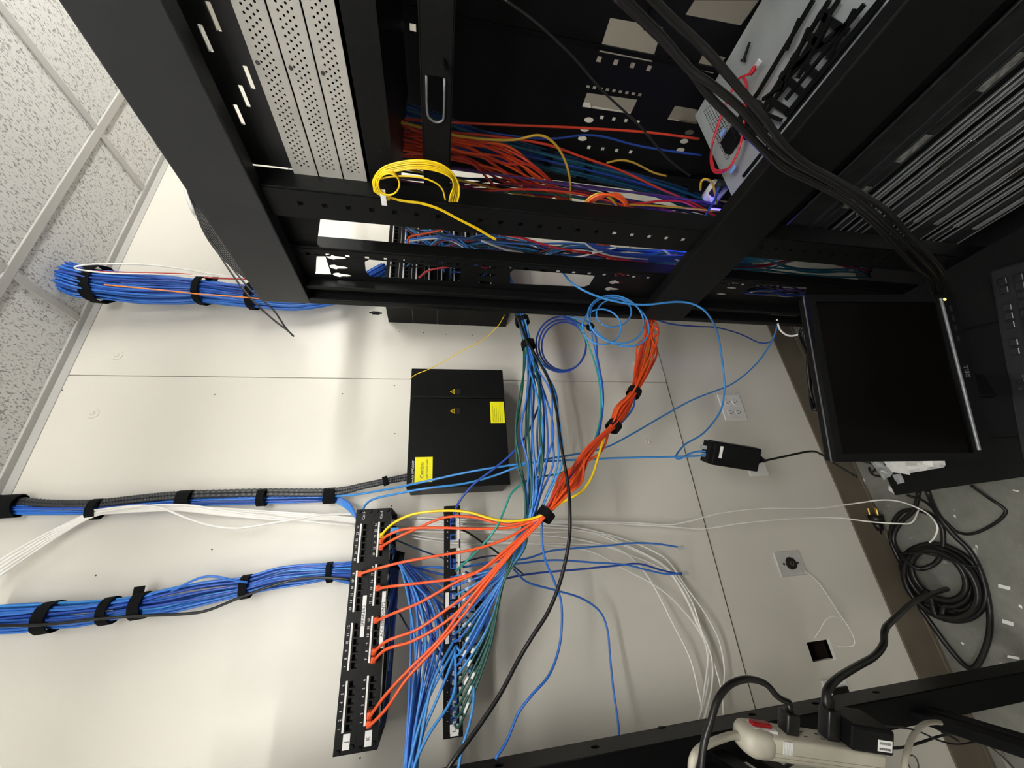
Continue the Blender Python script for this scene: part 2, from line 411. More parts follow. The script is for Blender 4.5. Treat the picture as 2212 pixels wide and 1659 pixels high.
xplate('cable_panel', rect(y_in0, y_in1, .05, ztop - .02), holes, B, .0025, 'black', cab)
bm = bmesh.new(); box(bm, (B, y_in0 - .006, .05), (B + .035, y_in0, ztop - .02), .001); box(bm, (B - .004, y_in1, .05), (B + .03, y_in1 + .012, ztop - .02), .001); link('panel_flange', bm, 'black', cab)
# short plate under the top beam behind the servers
xplate('top_bracket', q4([(575, 470), (692, 470), (683, 535), (681, 592), (668, 622), (600, 540)]), [], B + .01, .003, 'black', cab)
# inner slotted strip above the servers
xs = .71
hs = []
for (u, v) in [(460, 38), (443, 85), (537, 170), (527, 210), (516, 250)]:
    c = xyz(u, v, xs); hs.append(rect(c[0] - .016, c[0] + .016, c[1] - .0035, c[1] + .0035))
xplate('slotted_strip', rect(-.40, .54, Zr(.40, xs), Zr(.63, xs)), hs, xs + .004, .003, 'beam', cab)
# far side of the cabinet: perforated frame with open windows
xf = 1.27
def qf(pl): return [xyz(u, v, xf) for u, v in pl]
hf = [qf([(1318, 38), (1432, 58), (1408, 134), (1294, 112)]), qf([(1268, 200), (1377, 215), (1362, 246), (1257, 231)]), qf([(1458, 228), (1505, 236), (1505, 268), (1441, 258)]),
      qf([(1500, 0), (1640, 0), (1600, 55), (1480, 32)]), qf([(1520, 112), (1568, 124), (1540, 160), (1503, 148)])]
for i in range(4): c = xyz(1294 + 36 * i, 128 + 6.5 * i, xf); hf.append(rect(c[0] - .007, c[0] + .007, c[1] - .007, c[1] + .007))
for i in range(2): c = xyz(848 + 44 * i, 50 + 9 * i, xf); hf.append(rect(c[0] - .008, c[0] + .008, c[1] - .008, c[1] + .008))
for i in range(9): c = xyz(1270 + 14 * i, 187 + 2.2 * i, xf); hf.append(rect(c[0] - .004, c[0] + .004, c[1] - .0055, c[1] + .0055))
for i in range(4):
    c = xyz(1300 + 26 * i, 253 + 3.5 * i, xf); hf.append(rect(c[0] - .005, c[0] + .006, c[1] - .006, c[1] + .006))
    c = xyz(1272 + 30 * i, 318 + 3.4 * i, xf); hf.append(rect(c[0] - .006, c[0] + .006, c[1] - .006, c[1] + .006))
for (u, v) in [(1272, 259), (1263, 279), (1258, 299), (1489, 286), (1478, 305), (1470, 324)]:
    c = xyz(u, v, xf); hf.append(disc(c[0], c[1], .009, .016, 14))
xplate('far_side_panel', rect(-.40, .868, .05, 1.95), hf, xf, .003, 'dark', cab)
bm = bmesh.new()
for yv in (.30, .47):
    box(bm, (xf - .012, yv, .05), (xf - .003, yv + .012, ztop), .001)
box(bm, (xf - .06, .10, .05), (xf - .04, .16, ztop), .002)
link('far_rail', bm, 'black', cab)
bm = bmesh.new()
for y_, z_, ln in [(-.2, Zr(-.18, xf), .6), (-.2, Zr(-.42, xf), .62)]: box(bm, (xf - .02, y_, z_ - .004), (xf - .004, y_ + ln, z_ + .004), .001)
link('cross_brace', bm, 'black', cab)

# slide bracket with a keyhole latch crossing the cabinet depthwise
xk = .72
br = empty('slide_bracket', (xk, .3, Zr(0, xk)), 'black depthwise rail bracket with U-shaped latch hole, right of the silver servers', 'bracket')
zb1, zb0 = Zr(.045, xk), Zr(-.021, xk)
c = xyz(943, 205, xk); hh = [(c[0] + a, c[1] + b) for a, b in [(-.028, .016), (.026, .016), (.038, .010), (.042, 0), (.038, -.010), (.026, -.013), (-.028, -.013)]]
plate('bracket_body', rect(-.35, .60, zb0, zb1), [hh], .003, 'black', br, frame((xk, 0, 0), (0, 1, 0), (0, 0, 1), (1, 0, 0)))
bm = bmesh.new()
lp = [V((xk - .004, a, b)) for a, b in hh]; tube(bm, smooth_path(lp, 3), .0022, 6); link('latch_rim', bm, 'silver', br, True)
p = P(957, 133, X=xk); bm = bmesh.new(); cyl(bm, p, p + V((-.01, 0, 0)), .006, 12, .005); cyl(bm, p + V((-.01, 0, 0)), p + V((-.016, 0, 0)), .003, 8); link('screw', bm, 'black', br)
bm = bmesh.new(); box(bm, (xk, -.35, zb0 - .003), (xk + .03, .60, zb0), .001); box(bm, (xk, -.35, zb1), (xk + .03, .60, zb1 + .003), .001); link('bracket_flange', bm, 'black', br)

# three perforated silver servers stacked in the top of the cabinet
xs = .70; zt = Zr(.398, xs); pitch = (zt - Zr(.203, xs)) / 3
hcs = []
for r in range(4):
    for i in range(88):
        y_ = -.30 + i * .0094 + (r % 2) * .0047
        if abs(y_ - .09) < .006 or abs(y_ + .13) < .006: continue
        hcs.append((y_, -.0115 - r * .0062))
scr = [(.16, -.006), (.16, -.040), (.0, -.006), (.0, -.040), (.36, -.006), (-.16, -.04)]
proto = None
labs = ['topmost perforated silver server in the cabinet, beside the slotted strip', 'middle one of the three perforated silver servers', 'lowest perforated silver server, directly above the black unit']
for k in range(3):
    z_ = zt - k * pitch; h = pitch - .003
    if proto is None:
        t = empty('rack_server', (xs, .1, z_), labs[k], 'server', 'perforated silver servers in the cabinet')
        plate('side_panel', rect(-.34, .585, z_ - h, z_), [disc(a, z_ + b, .0019, n=6) for a, b in hcs], .0012, 'steel', t, frame((xs, 0, 0), (0, 1, 0), (0, 0, 1), (1, 0, 0)))
        boxes('chassis', [((xs + .004, -.34, z_ - h), (xs + .44, .585, z_))], 'dark', t)
        boxes('lid', [((xs, -.34, z_ - .0008), (xs + .44, .585, z_ + .0005))], 'steel', t)
        for a, b in scr:
            bm = bmesh.new(); cyl(bm, (xs, a, z_ + b), (xs - .0012, a, z_ + b), .0032, 12); link('screw', bm, 'darkrail', t)
        proto = t
    else:
        t = proto.copy(); C.objects.link(t); t.location = proto.location + V((0, 0, -k * pitch)); t['label'] = labs[k]
        for ch in list(proto.children):
            c = ch.copy(); C.objects.link(c); c.parent = t
t = empty('rack_unit', (xs, .1, Zr(.15, xs)), 'plain black rack unit right under the three silver servers', 'rack unit')
boxes('chassis', [((xs - .002, -.34, Zr(.128, xs)), (xs + .44, .60, Zr(.198, xs)))], 'black', t, .001)
boxes('side_rail', [((xs - .008, -.34, Zr(.128, xs)), (xs - .003, .55, Zr(.140, xs)))], 'black', t)

# grey server half pulled out, with cable arm
zg = CAMZ - .78; gx0, gx1 = .775, 1.205; gy = .575
g = empty('rack_server', (.98, .2, zg - .085), 'pale grey server above the middle beam with cable arm and red loop', 'server')
boxes('chassis', [((gx0, -.35, zg - .085), (gx1, gy, zg - .001))], 'grey', g, .002)
# the perforated rear part of the lid
def zpt(u, v, z=None): p = P(u, v, Z=(zg if z is None else z)); return (p.x, p.y)
lh = []
for i in range(26):
    for j in range(7):
        lh.append(disc(gx1 - .03 - i * .0088 - (j % 2) * .0044, gy - .03 - j * .0075, .0030, n=6))
plate('lid', rect(gx0, gx1, -.35, gy), lh, .0016, 'grey', g, frame((0, 0, zg + .0008), (1, 0, 0), (0, 1, 0), (0, 0, 1)))
boxes('lid_backing', [((gx0 + .01, -.3, zg - .0006), (gx1 - .01, gy - .005, zg - .0001))], 'dark', g)
boxes('side_slide_rail', [((gx0 - .022, -.35, zg - .055), (gx0 - .012, gy + .02, zg - .012))], 'rail', g, .001)
boxes('slide_lip', [((gx0 - .008, -.35, zg - .03), (gx0 - .001, gy - .02, zg + .003))], 'grey', g, .001)
bm = bmesh.new()
def bar(bm, a, b, w=.008, h=.006):
    a, b = V(a), V(b); d = (b - a).normalized(); up = V((0, 0, 1)); s = d.cross(up).normalized()
    box(bm, (0, -w / 2, 0), ((b - a).length, w / 2, h), F=frame(a, d, s, d.cross(s) * -1))
zc_ = zg + .018
def zb(u, v, h=0): p = P(u, v, Z=zc_ + h); return (p.x, p.y, zc_ + h)
for a, b in [((1760, 0), (1640, 200)), ((1795, 0), (1672, 198)), ((1640, 200), (1585, 275)), ((1905, 0), (1700, 250)), ((1815, 0), (1660, 240)), ((1672, 198), (1620, 290))]:
    bar(bm, zb(*a), zb(*b), .009)
for a, b in [((1772, 30), (1832, 70)), ((1745, 75), (1800, 118)), ((1715, 122), (1768, 165)), ((1690, 160), (1740, 205)), ((1795, 20), (1745, 130)), ((1822, 60), (1715, 150)), ((1760, 110), (1690, 180)), ((1664, 215), (1702, 240)), ((1800, 90), (1835, 50))]:
    bar(bm, zb(*a, .004), zb(*b, .004), .012)
for a, b in [((1850, 20), (1790, 130)), ((1870, 10), (1700, 215)), ((1730, 40), (1700, 110)), ((1700, 180), (1650, 215)), ((1680, 210), (1705, 180)), ((1750, 60), (1690, 200)), ((1800, 40), (1725, 170)), ((1640, 240), (1690, 260)), ((1600, 250), (1660, 285))]:
    bar(bm, zb(*a, .008), zb(*b, .008), .007)
link('cable_arm', bm, 'black', g)
boxes('lid_rib', [((.812, -.35, zg + .001), (.826, gy - .02, zg + .010))], 'grey', g, .001)
boxes('lid_rib', [((.850, -.35, zg + .001), (.857, gy - .05, zg + .008))], 'black', g, .001)
boxes('arm_block', [((zb(1625, 262)[0] - .03, zb(1625, 262)[1] - .03, zg + .002), (zb(1625, 262)[0] + .04, zb(1625, 262)[1] + .03, zg + .03))], 'black', g, .003)
p = V(zb(1607, 128)); bm = bmesh.new(); cyl(bm, p, p + V((.012, -.03, .004)), .004, 10, .003); cyl(bm, p - V((.002, -.005, 0)), p, .007, 12); link('thumb_screw', bm, 'black', g)
boxes('power_supply_handle', [((zb(1580, 300)[0] - .02, gy - .09, zg + .002), (zb(1580, 300)[0] + .03, gy - .045, zg + .022))], 'black', g, .004)
for u, v in ((1561, 286), (1583, 365)):
    p = P(u, v, Z=zg + .03); bm = bmesh.new(); box(bm, p - V((.006, .01, .003)), p + V((.006, .01, .003)), .002); link('release_clip', bm, 'blueclip', g)
p = P(1555, 400, Z=zg - .01); bm = bmesh.new(); cyl(bm, p, p + V((.0, .045, 0)), .026, 20); link('cable_ring', bm, 'white', g, True)
p = P(1560, 393, Z=zg + .012); bm = bmesh.new(); cyl(bm, p, p + V((.0, .04, .0)), .012, 20); link('power_inlet', bm, 'void', g, True)
boxes('rail_latch', [((gx0 - .05, gy - .04, zg - .03), (gx0 - .01, gy + .02, zg - .005)), ((gx0 - .055, gy + .02, zg - .03), (gx0 - .01, gy + .03, zg + .0))], 'ss', g, .001)
# blue status light on the back of that server
p = P(1545, 452, X=.86); bm = bmesh.new(); box(bm, p - V((.002, .0015, .02)), p + V((.002, .0015, .02))); link('status_light', bm, 'blueled', g)
l = bpy.data.lights.new('status_glow', 'POINT'); l.energy = .3; l.color = (.12, .08, 1); l.shadow_soft_size = .01
lo = bpy.data.objects.new('status_glow', l); C.objects.link(lo); lo.location = p + V((-.01, .06, .03))

# lower stack: servers on shiny slide rails
xl = .715; zr0 = CAMZ - 1.225 * xl
stack = [('black', .088, 'dark'), ('steel2', .050, 'label'), ('black', .046, 'rail'), ('black', .046, 'rail'), ('steel2', .088, 'rail'), ('black', .046, 'rail2'), ('steel2', .088, 'rail2'), ('black', .046, 'rail'), ('black', .088, 'rail')]
M['steel3'] = mat('dark_zinc', (.018, .0185, .02), .45, .3, noise=.4, scale=40)
M['steel2'] = mat('dim_zinc', (.06, .063, .066), .4, .5, noise=.2, scale=25)
words = ['first', 'second', 'third', 'fourth', 'fifth', 'sixth', 'seventh', 'eighth', 'ninth']
z_ = zr0
for k, (mm, h, kind) in enumerate(stack):
    t = empty('rack_server', (xl, .1, z_ - h), '%s server down from the middle beam in the lower stack, %s side' % (words[k], 'black' if mm == 'black' else 'zinc grey'), 'server', 'servers on slide rails low in the cabinet')
    boxes('chassis', [((xl + .03, -.38, z_ - h + .003), (xl + .46, .66, z_ - .001))], mm, t, .001)
    e = [((xl + .010, -.38, z_ - .012), (xl + .015, .60, z_ - .009)), ((xl + .010, -.38, z_ - h + .010), (xl + .015, .60, z_ - h + .013))]
    boxes('slide_channel', e + [], 'darkrail' if kind in ('dark', 'label') else 'rail', t, .0008)
    boxes('slide_web', [((xl + .012, -.38, z_ - h + .012), (xl + .015, .60, z_ - .010))], 'steel3', t)
    if kind in ('rail', 'rail2'):
        boxes('inner_slide', [((xl + .003, -.38, z_ - h * .5 - .005), (xl + .008, .50, z_ - h * .5 - .003)), ((xl + .003, -.38, z_ - h * .5 + .005), (xl + .008, .50, z_ - h * .5 + .007))], 'rail', t, .0006)
        boxes('rail_tab', [((xl - .003, .30 - .1 * (k % 3), z_ - h * .5 - .009), (xl + .001, .36 - .1 * (k % 3), z_ - h * .5 + .009)), ((xl - .003, .1, z_ - h * .5 - .004), (xl, .2, z_ - h * .5 + .004))], 'chrome', t, .001)
    if kind == 'label':
        for j, yy in enumerate((.46, .34, .20, .10)):
            boxes('paper_tag', [((xl + .0108, yy - .03, z_ - h + .016), (xl + .0118, yy + .03, z_ - .016))], mat('mottled_label_%d' % j, (.15, .15, .145), .6, noise=.7, scale=90), t)  # paper tags in an uneven dark grey
    z_ -= h + .003

# ---------------------------------------------------------------- patch panels
PY = 1.072
def make_panel(t, xa_, xb_, y, ztop_, gaps, jack='void', numbers=True, h=.0432, plugmat=None):
    """gaps: list of (x of first port, x of last port) for each run of six"""
    holes = []; ports = []
    for a, b in gaps:
        n = 6
        for i in range(n):
            x = a + (b - a) * i / (n - 1); ports.append(x)
    pw = abs(gaps[0][1] - gaps[0][0]) / 5 * .40; zc = ztop_ - .0265
    for x in ports: holes.append(rect(x - pw, x + pw, zc - .0062, zc + .0062))
    F = frame((0, y, 0), (1, 0, 0), (0, 0, 1), (0, -1, 0))
    plate('face_plate', rect(xa_, xb_, ztop_ - h, ztop_), holes, .0025, 'black', t, F)
    pm = None
    for i, x in enumerate(ports):
        bm = bmesh.new()
        box(bm, (x - pw, y + .011, zc - .0062), (x + pw, y + .012, zc + .0062))
        box(bm, (x - pw - .001, y + .0013, zc - .0072), (x - pw, y + .012, zc + .0072)); box(bm, (x + pw, y + .0013, zc - .0072), (x + pw + .001, y + .012, zc + .0072))
        box(bm, (x - pw, y + .0013, zc - .0072), (x + pw, y + .012, zc - .0062)); box(bm, (x - pw, y + .0013, zc + .0062), (x + pw, y + .012, zc + .0072))
        box(bm, (x - pw * .55, y - .001, zc - .0075), (x + pw * .55, y + .004, zc - .0050))
        link('port', bm, jack, t)
    for a, b in gaps:
        d = (b - a) / 5; bm = bmesh.new()
        for i in range(6):
            x = a + d * i; box(bm, (x - abs(d) * .48, y - .0022, ztop_ - .0165), (x + abs(d) * .503, y - .0012, ztop_ - .0125))
        link('label_strip', bm, 'paper', t)
    return ports, zc
def px_(v, u=790, Y=PY): return P(u, v, Y=Y).x
JX0, JX1 = px_(1630, 750), px_(1100, 790)
gaps = [(px_(1570, 765), px_(1477, 768)), (px_(1437, 770), px_(1352, 775)), (px_(1313, 778), px_(1239, 780)), (px_(1208, 782), px_(1138, 785))]
gapsK = [(px_(1557, 800), px_(1467, 802)), (px_(1422, 806), px_(1338, 810)), (px_(1300, 815), px_(1225, 820)), (px_(1196, 822), px_(1133, 825))]
zJ = CAMZ + .193 * PY; zK = zJ - .0437
wb = empty('wall_bracket', ((JX0 + JX1) / 2, 1.15, zK - .02), 'black hinged wall bracket carrying the two stacked patch panels', 'bracket')
for x in (JX0, JX1 - .003): boxes('side_arm', [((x, PY + .002, zK - .044), (x + .003, WY, zJ))], 'black', wb)
boxes('back_rail', [((JX0, WY - .003, zK - .044), (JX1, WY, zK - .03))], 'black', wb); boxes('back_rail', [((JX0, WY - .003, zJ - .02), (JX1, WY, zJ))], 'black', wb)
def screws(t, pl, y):
    for x, z in pl:
        bm = bmesh.new(); cyl(bm, (x, y, z), (x, y - .004, z), .0045, 14, .0035); box(bm, (x - .003, y - .0046, z - .0006), (x + .003, y - .0039, z + .0006)); link('screw', bm, 'black', t, False)
def TF(x, z, y): return frame((x, y, z), (1, 0, 0), (0, 0, 1), (0, -1, 0))
pos = {}
for nm, zt_, gp in (('J', zJ, gaps), ('K', zK, gapsK)):
    t = empty('patch_bay', ((JX0 + JX1) / 2, PY, zt_ - .044), 'upper black 24-port patch panel marked J with a SPEAKERS strip' if nm == 'J' else 'lower black 24-port patch panel marked K, orange cables plugged in', 'patch panel')
    ports, zc = make_panel(t, JX0, JX1, PY, zt_, gp)
    pos[nm] = (ports, zc)
    for i, x in enumerate(ports): text(str(i + 1), .0072, TF(x, zt_ - .0075, PY - .0014), 'print', t, 'number')
    text('Cat 6', .0088, TF(JX1 - .016, zt_ - .019, PY - .0014), 'print', t, 'marking')
    boxes('name_label', [((JX0 + .008, PY - .0022, zt_ - .031), (JX0 + .034, PY - .0013, zt_ - .017))], 'paper', t)
    text(nm, .011, TF(JX0 + .021, zt_ - .024, PY - .0023), 'ink', t, 'marking')
    a, b = (px_(1376, 780), px_(1286, 790)) if nm == 'J' else (px_(1400, 825), px_(1277, 830))
    lab = boxes('strip_label', [((a, PY - .0024, zt_ - .0425), (b, PY - .0013, zt_ - .0338))], 'paper', t)
    text('SPEAKERS' if nm == 'J' else 'ACCESS POINTS', .0098, TF((a + b) / 2, zt_ - .0382, PY - .0026), 'ink', lab, 'lettering')
    screws(t, [(JX0 + .006, zt_ - .009), (JX0 + .012, zt_ - .036), (JX1 - .006, zt_ - .008), (JX1 - .006, zt_ - .035)], PY - .0013)
# panel L
LY = 1.056; LX0, LX1 = P(960, 1597, Y=LY).x, P(970, 1093, Y=LY).x; zL = CAMZ - .016 * LY
def pl_(v): return P(985, v, Y=LY).x
gl = [(1555, 1492), (1468, 1410), (1380, 1330), (1305, 1250), (1222, 1190), (1160, 1125)]
t = empty('patch_bay', ((LX0 + LX1) / 2, LY, zL - .042), 'black patch panel with blue jacks marked L, lower on the wall', 'patch panel')
Lports = []
for a, b in gl:
    xa_, xb_ = pl_(a), pl_(b)
    for i in range(4): Lports.append(xa_ + (xb_ - xa_) * i / 3)
zcL = zL - .023
plate('face_plate', rect(LX0, LX1, zL - .042, zL), [rect(x - .0068, x + .0068, zcL - .0075, zcL + .0075) for x in Lports], .0025, 'black', t, TF(0, 0, LY))
for i, x in enumerate(Lports):
    bm = bmesh.new()
    box(bm, (x - .0068, LY + .008, zcL - .0075), (x + .0068, LY + .012, zcL + .0075))
    for s in (-1, 1): box(bm, (x + s * .0058 - .001, LY - .002, zcL - .0075), (x + s * .0058 + .001, LY + .01, zcL + .0075))
    box(bm, (x - .005, LY - .002, zcL + .0055), (x + .005, LY + .01, zcL + .0075)); box(bm, (x - .005, LY - .002, zcL - .0075), (x + .005, LY + .01, zcL - .0062))
    if i not in (19, 21): link('port', bm, 'bluejack', t)
    else: bm.free()
for i, x in enumerate(Lports):
    bm = bmesh.new(); box(bm, (x - .0062, LY - .0022, zL - .040), (x + .0062, LY - .0013, zL - .0345)); link('label_strip', bm, 'paper', t)
for i, x in enumerate(Lports): text(str(i + 1), .0045, TF(x, zL - .009, LY - .0014), 'print', t, 'number')
boxes('name_label', [((LX0 + .003, LY - .0022, zL - .033), (LX0 + .023, LY - .0013, zL - .014))], 'plate', t)
text('L', .011, TF(LX0 + .012, zL - .0235, LY - .0023), 'ink', t, 'marking')
for a, b in ((1388, 1362), (1315, 1278)):
    boxes('strip_label', [((pl_(a), LY - .0022, zL - .0125), (pl_(b), LY - .0013, zL - .004))], 'paper', t)
screws(t, [(LX0 + .006, zL - .01), (LX0 + .006, zL - .036), (LX1 - .006, zL - .036)], LY - .0013)
boxes('rear_flange', [((LX0, LY, zL - .003), (LX1, LY + .02, zL)), ((LX0, LY, zL - .042), (LX1, LY + .02, zL - .039)), ((LX0, LY, zL - .042), (LX0 + .003, WY, zL)), ((LX1 - .003, LY, zL - .042), (LX1, WY, zL))], 'black', t)

# wall rack behind the cabinet: five brackets, ten panels
rx0, rx1 = .832, 1.315; rz = CAMZ + .187; RY = 1.07
proto = None
for k in range(10):
    zt_ = rz - k * .0445
    if k % 2 == 0:
        b = empty('wall_bracket', (rx0, 1.15, zt_ - .089), '%s black wall bracket from the top, behind the cabinet corner post' % ['first', 'second', 'third', 'fourth', 'fifth'][k // 2], 'bracket', 'brackets behind the cabinet')
        boxes('side_arm', [((rx0 - .008, RY + .004, zt_ - .0885), (rx0 - .004, WY, zt_ - .0005))], 'black', b); boxes('side_arm', [((rx1 + .004, RY + .004, zt_ - .0885), (rx1 + .008, WY, zt_ - .0005))], 'black', b)
        boxes('front_flange', [((rx0 - .008, RY + .004, zt_ - .0885), (rx0 + .012, RY + .007, zt_ - .0005))], 'black', b)
    lab = '%s patch panel from the top in the wall rack behind the cabinet' % ['first', 'second', 'third', 'fourth', 'fifth', 'sixth', 'seventh', 'eighth', 'ninth', 'tenth'][k]
    if proto is None:
        proto = empty('patch_bay', (rx0, RY, zt_ - .0445), lab, 'patch panel', 'patch panels behind the cabinet')
        w6 = (rx1 - rx0 - .06) / 4
        make_panel(proto, rx0, rx1, RY, zt_, [(rx0 + .03 + i * w6 + .006, rx0 + .03 + i * w6 + w6 - .016) for i in range(4)])
    else:
        t = proto.copy(); C.objects.link(t); t.location = proto.location + V((0, 0, -k * .0445)); t['label'] = lab
        for ch in list(proto.children):
            c = ch.copy(); C.objects.link(c); c.parent = t
p = P(812, 676, Y=1.14)
bm = bmesh.new(); cyl(bm, p + V((0, 0, .012)), p + V((0, 0, -.012)), .006, 12); cyl(bm, p + V((0, 0, .022)), p + V((0, 0, -.02)), .003, 10)
tag(link('hinge_pin', bm, 'black'), 'small black hinge pin left of the wall rack behind the cabinet', 'hinge')

# ---------------------------------------------------------------- fibre enclosure on the wall
bx0, bx1, by, bz1, bz0 = .190, .567, 1.094, CAMZ + .0865, CAMZ - .2095
f = empty('fiber_enclosure', ((bx0 + bx1) / 2, 1.16, bz0), 'square black fiber enclosure box with yellow caution labels on the wall', 'enclosure')
boxes('housing', [((bx0, by + .018, bz0 + .003), (bx1, WY, bz1 - .003))], 'black', f, .002)
sy = bx1 - .103
boxes('door', [((bx0 - .002, by, bz0), (sy - .0008, by + .018, bz1))], 'black', f, .0025)
boxes('door', [((sy + .0008, by, bz0), (bx1, by + .018, bz1))], 'black', f, .0025)
for v in (846, 888):
    c = P(990, v, Y=by); pz, pxx = c.z, c.x
    boxes('latch', [((pxx - .013, by - .002, pz - .010), (pxx - .009, by + .001, pz + .011)), ((pxx + .009, by - .002, pz - .010), (pxx + .013, by + .001, pz + .011)), ((pxx - .009, by - .002, pz + .008), (pxx + .009, by + .001, pz + .011)), ((pxx - .009, by - .002, pz - .010), (pxx + .009, by + .001, pz - .006))], 'black', f, .0008)
    boxes('latch_recess', [((pxx - .009, by - .0012, pz - .006), (pxx + .009, by - .0004, pz + .008))], 'void', f)
    tp = [(pxx, pz + .026), (pxx - .0085, pz + .0115), (pxx + .0085, pz + .0115)]
    tin = [(pxx, pz + .0225), (pxx - .006, pz + .0128), (pxx + .006, pz + .0128)]
    w = plate('warning_triangle', tp, [tin, ], .0006, 'yellow', f, TF(0, 0, by - .0004))
    bm = bmesh.new(); cyl(bm, (pxx, by - .0002, pz + .0158), (pxx, by - .0008, pz + .0158), .0016, 10); link('dot', bm, 'yellow', f)
    bm = bmesh.new(); c = P(897, v, Y=by); ring = smooth_path([V((c.x + .0085 * math.cos(a), by - .0003, c.z + .0085 * math.sin(a))) for a in [i * math.pi / 8 for i in range(17)]], 1); tube(bm, ring, .0004, 5); link('knockout_ring', bm, 'dark', f)
def ylab(u0, v0, u1, v1):
    a, b = P(u0, v0, Y=by), P(u1, v1, Y=by); return min(a.x, b.x), max(a.x, b.x), min(a.z, b.z), max(a.z, b.z)
xa_, xb_, za_, zb_ = ylab(897, 988, 934, 1041)
lb = boxes('caution_label', [((xa_, by - .0008, za_), (xb_, by + .0002, zb_))], 'yellowlab', f)
text('Caution:', .0135, TF((xa_ + xb_) / 2 - .002, zb_ - .020, by - .0009), 'ink', lb, 'lettering')
text('Light Guide Cable', .0078, TF((xa_ + xb_) / 2 + .001, zb_ - .0335, by - .0009), 'ink', lb, 'lettering')
text('Panduit OPTICOM', .0085, TF(xa_ + .028, zb_ + .005, by - .0002), 'print', f, 'lettering', shear=.25)
xa_, xb_, za_, zb_ = ylab(1058, 868, 1091, 914)
lb = boxes('warning_label', [((xa_, by - .0008, za_), (xb_, by + .0002, zb_))], 'yellowlab', f)
for i, s in enumerate(['WARNING: Unterminated connectors', 'may emit invisible laser radiation.', 'Do not view directly into the ends of', 'connectors. Do not inspect with', 'magnifying devices. Maintain caps on', 'unmated connectors.']):
    text(s, .0036, TF(xa_ + .003, zb_ - .008 - i * .0056, by - .0009), 'ink', lb, 'lettering', align='LEFT')

# ---------------------------------------------------------------- outlets and plates on the lower wall
def wrect(u0, v0, u1, v1, Y=WL):
    a, b = P(u0, v0, Y=Y), P(u1, v1, Y=Y); return min(a.x, b.x), max(a.x, b.x), min(a.z, b.z), max(a.z, b.z)
xa_, xb_, za_, zb_ = wrect(1548, 853, 1614, 908)
t = empty('power_outlet', ((xa_ + xb_) / 2, WL, za_), 'white four-socket power outlet low on the wall, left of the monitor', 'outlet')
boxes('cover_plate', [((xa_, WL - .006, za_), (xb_, WL, zb_))], 'plate', t, .002)
for i in (0, 1):
    for j in (0, 1):
        cx_ = xa_ + (xb_ - xa_) * (.29 + .42 * i); cz_ = za_ + (zb_ - za_) * (.32 + .34 * j)
        bm = bmesh.new(); cyl(bm, (cx_, WL - .006, cz_), (cx_, WL - .0085, cz_), .0165, 20, .0155); s = link('socket', bm, 'plate', t)
        boxes('slot', [((cx_ - .0075, WL - .0088, cz_), (cx_ - .0055, WL - .0083, cz_ + .009)), ((cx_ + .0055, WL - .0088, cz_ + .001), (cx_ + .0075, WL - .0083, cz_ + .008)), ((cx_ - .002, WL - .0088, cz_ - .009), (cx_ + .002, WL - .0083, cz_ - .005))], 'void', s)
xa_, xb_, za_, zb_ = wrect(1600, 970, 1660, 1027)
t = empty('blank_plate', ((xa_ + xb_) / 2, WL, za_), 'white blank wall plate behind the hanging black injector', 'wall plate')
boxes('cover_plate', [((xa_, WL - .006, za_), (xb_, WL, zb_))], 'plate', t, .002)
bm = bmesh.new(); c = P(1651, 1006, Y=WL - .006); cyl(bm, c, c + V((0, -.001, 0)), .003, 10); link('screw', bm, 'plate', t)
xa_, xb_, za_, zb_ = wrect(1668, 1193, 1742, 1241)
t = empty('twist_lock_outlet', ((xa_ + xb_) / 2, WL, za_), 'stainless outlet plate with round black twist-lock socket', 'outlet')
boxes('cover_plate', [((xa_, WL - .006, za_), (xb_, WL, zb_))], 'ss', t, .002)
c = V(((xa_ + xb_) / 2, WL - .006, (za_ + zb_) / 2))
bm = bmesh.new(); cyl(bm, c, c + V((0, -.006, 0)), .020, 28, .0185); s = link('socket', bm, 'blackc', t)
bm = bmesh.new(); ring = [c + V((.0065 * math.cos(a), -.0063, .0065 * math.sin(a))) for a in [i * math.pi / 12 for i in range(25)]]; tube(bm, ring, .0006, 5); link('socket_ring', bm, 'brass', s)
for dz in (-.028, .028):
    bm = bmesh.new(); cyl(bm, c + V((0, 0, dz)), c + V((0, -.0015, dz)), .004, 12); link('screw', bm, 'darkrail', t)
xa_, xb_, za_, zb_ = wrect(1772, 1470, 1846, 1530)
t = empty('blank_plate', ((xa_ + xb_) / 2, WL, za_), 'white wall plate at the bottom left, half hidden by the black rack post', 'wall plate')
boxes('cover_plate', [((xa_, WL - .007, za_), (xb_, WL, zb_))], 'plate', t, .002)
boxes('socket', [((xa_ + .02, WL - .012, za_ + .008), (xb_ - .02, WL - .006, zb_ - .02))], 'blackc', t, .002)
# the ragged cut-out
bm = bmesh.new()
box(bm, (hX[0] - .003, WL - .001, hZ[0] - .010), (hX[1] + .003, WL + .012, hZ[0])); 
tag(link('drywall_chip', bm, 'paper'), 'torn white drywall edge around the square hole in the wall', 'wall patch')
cable('thin grey twisted pair hanging from the stainless outlet to the wall hole', 'plate', [(1740, 1235, 1.222), (1765, 1255, 1.21), (1790, 1290, 1.20), (1812, 1325, 1.18), (1830, 1350, 1.17), (1845, 1380, 1.17), (1842, 1395, 1.18), (1815, 1396, 1.20), (1798, 1390, 1.235)], .0014, name='thin_wire', cat='wire')
cable('thin grey wire looping out of the hole in the wall', 'plate', [(1755, 1385, 1.25), (1770, 1362, 1.20), (1785, 1338, 1.18), (1800, 1332, 1.17), (1814, 1336, 1.17), (1820, 1345, 1.17)], .0013, name='thin_wire', cat='wire')
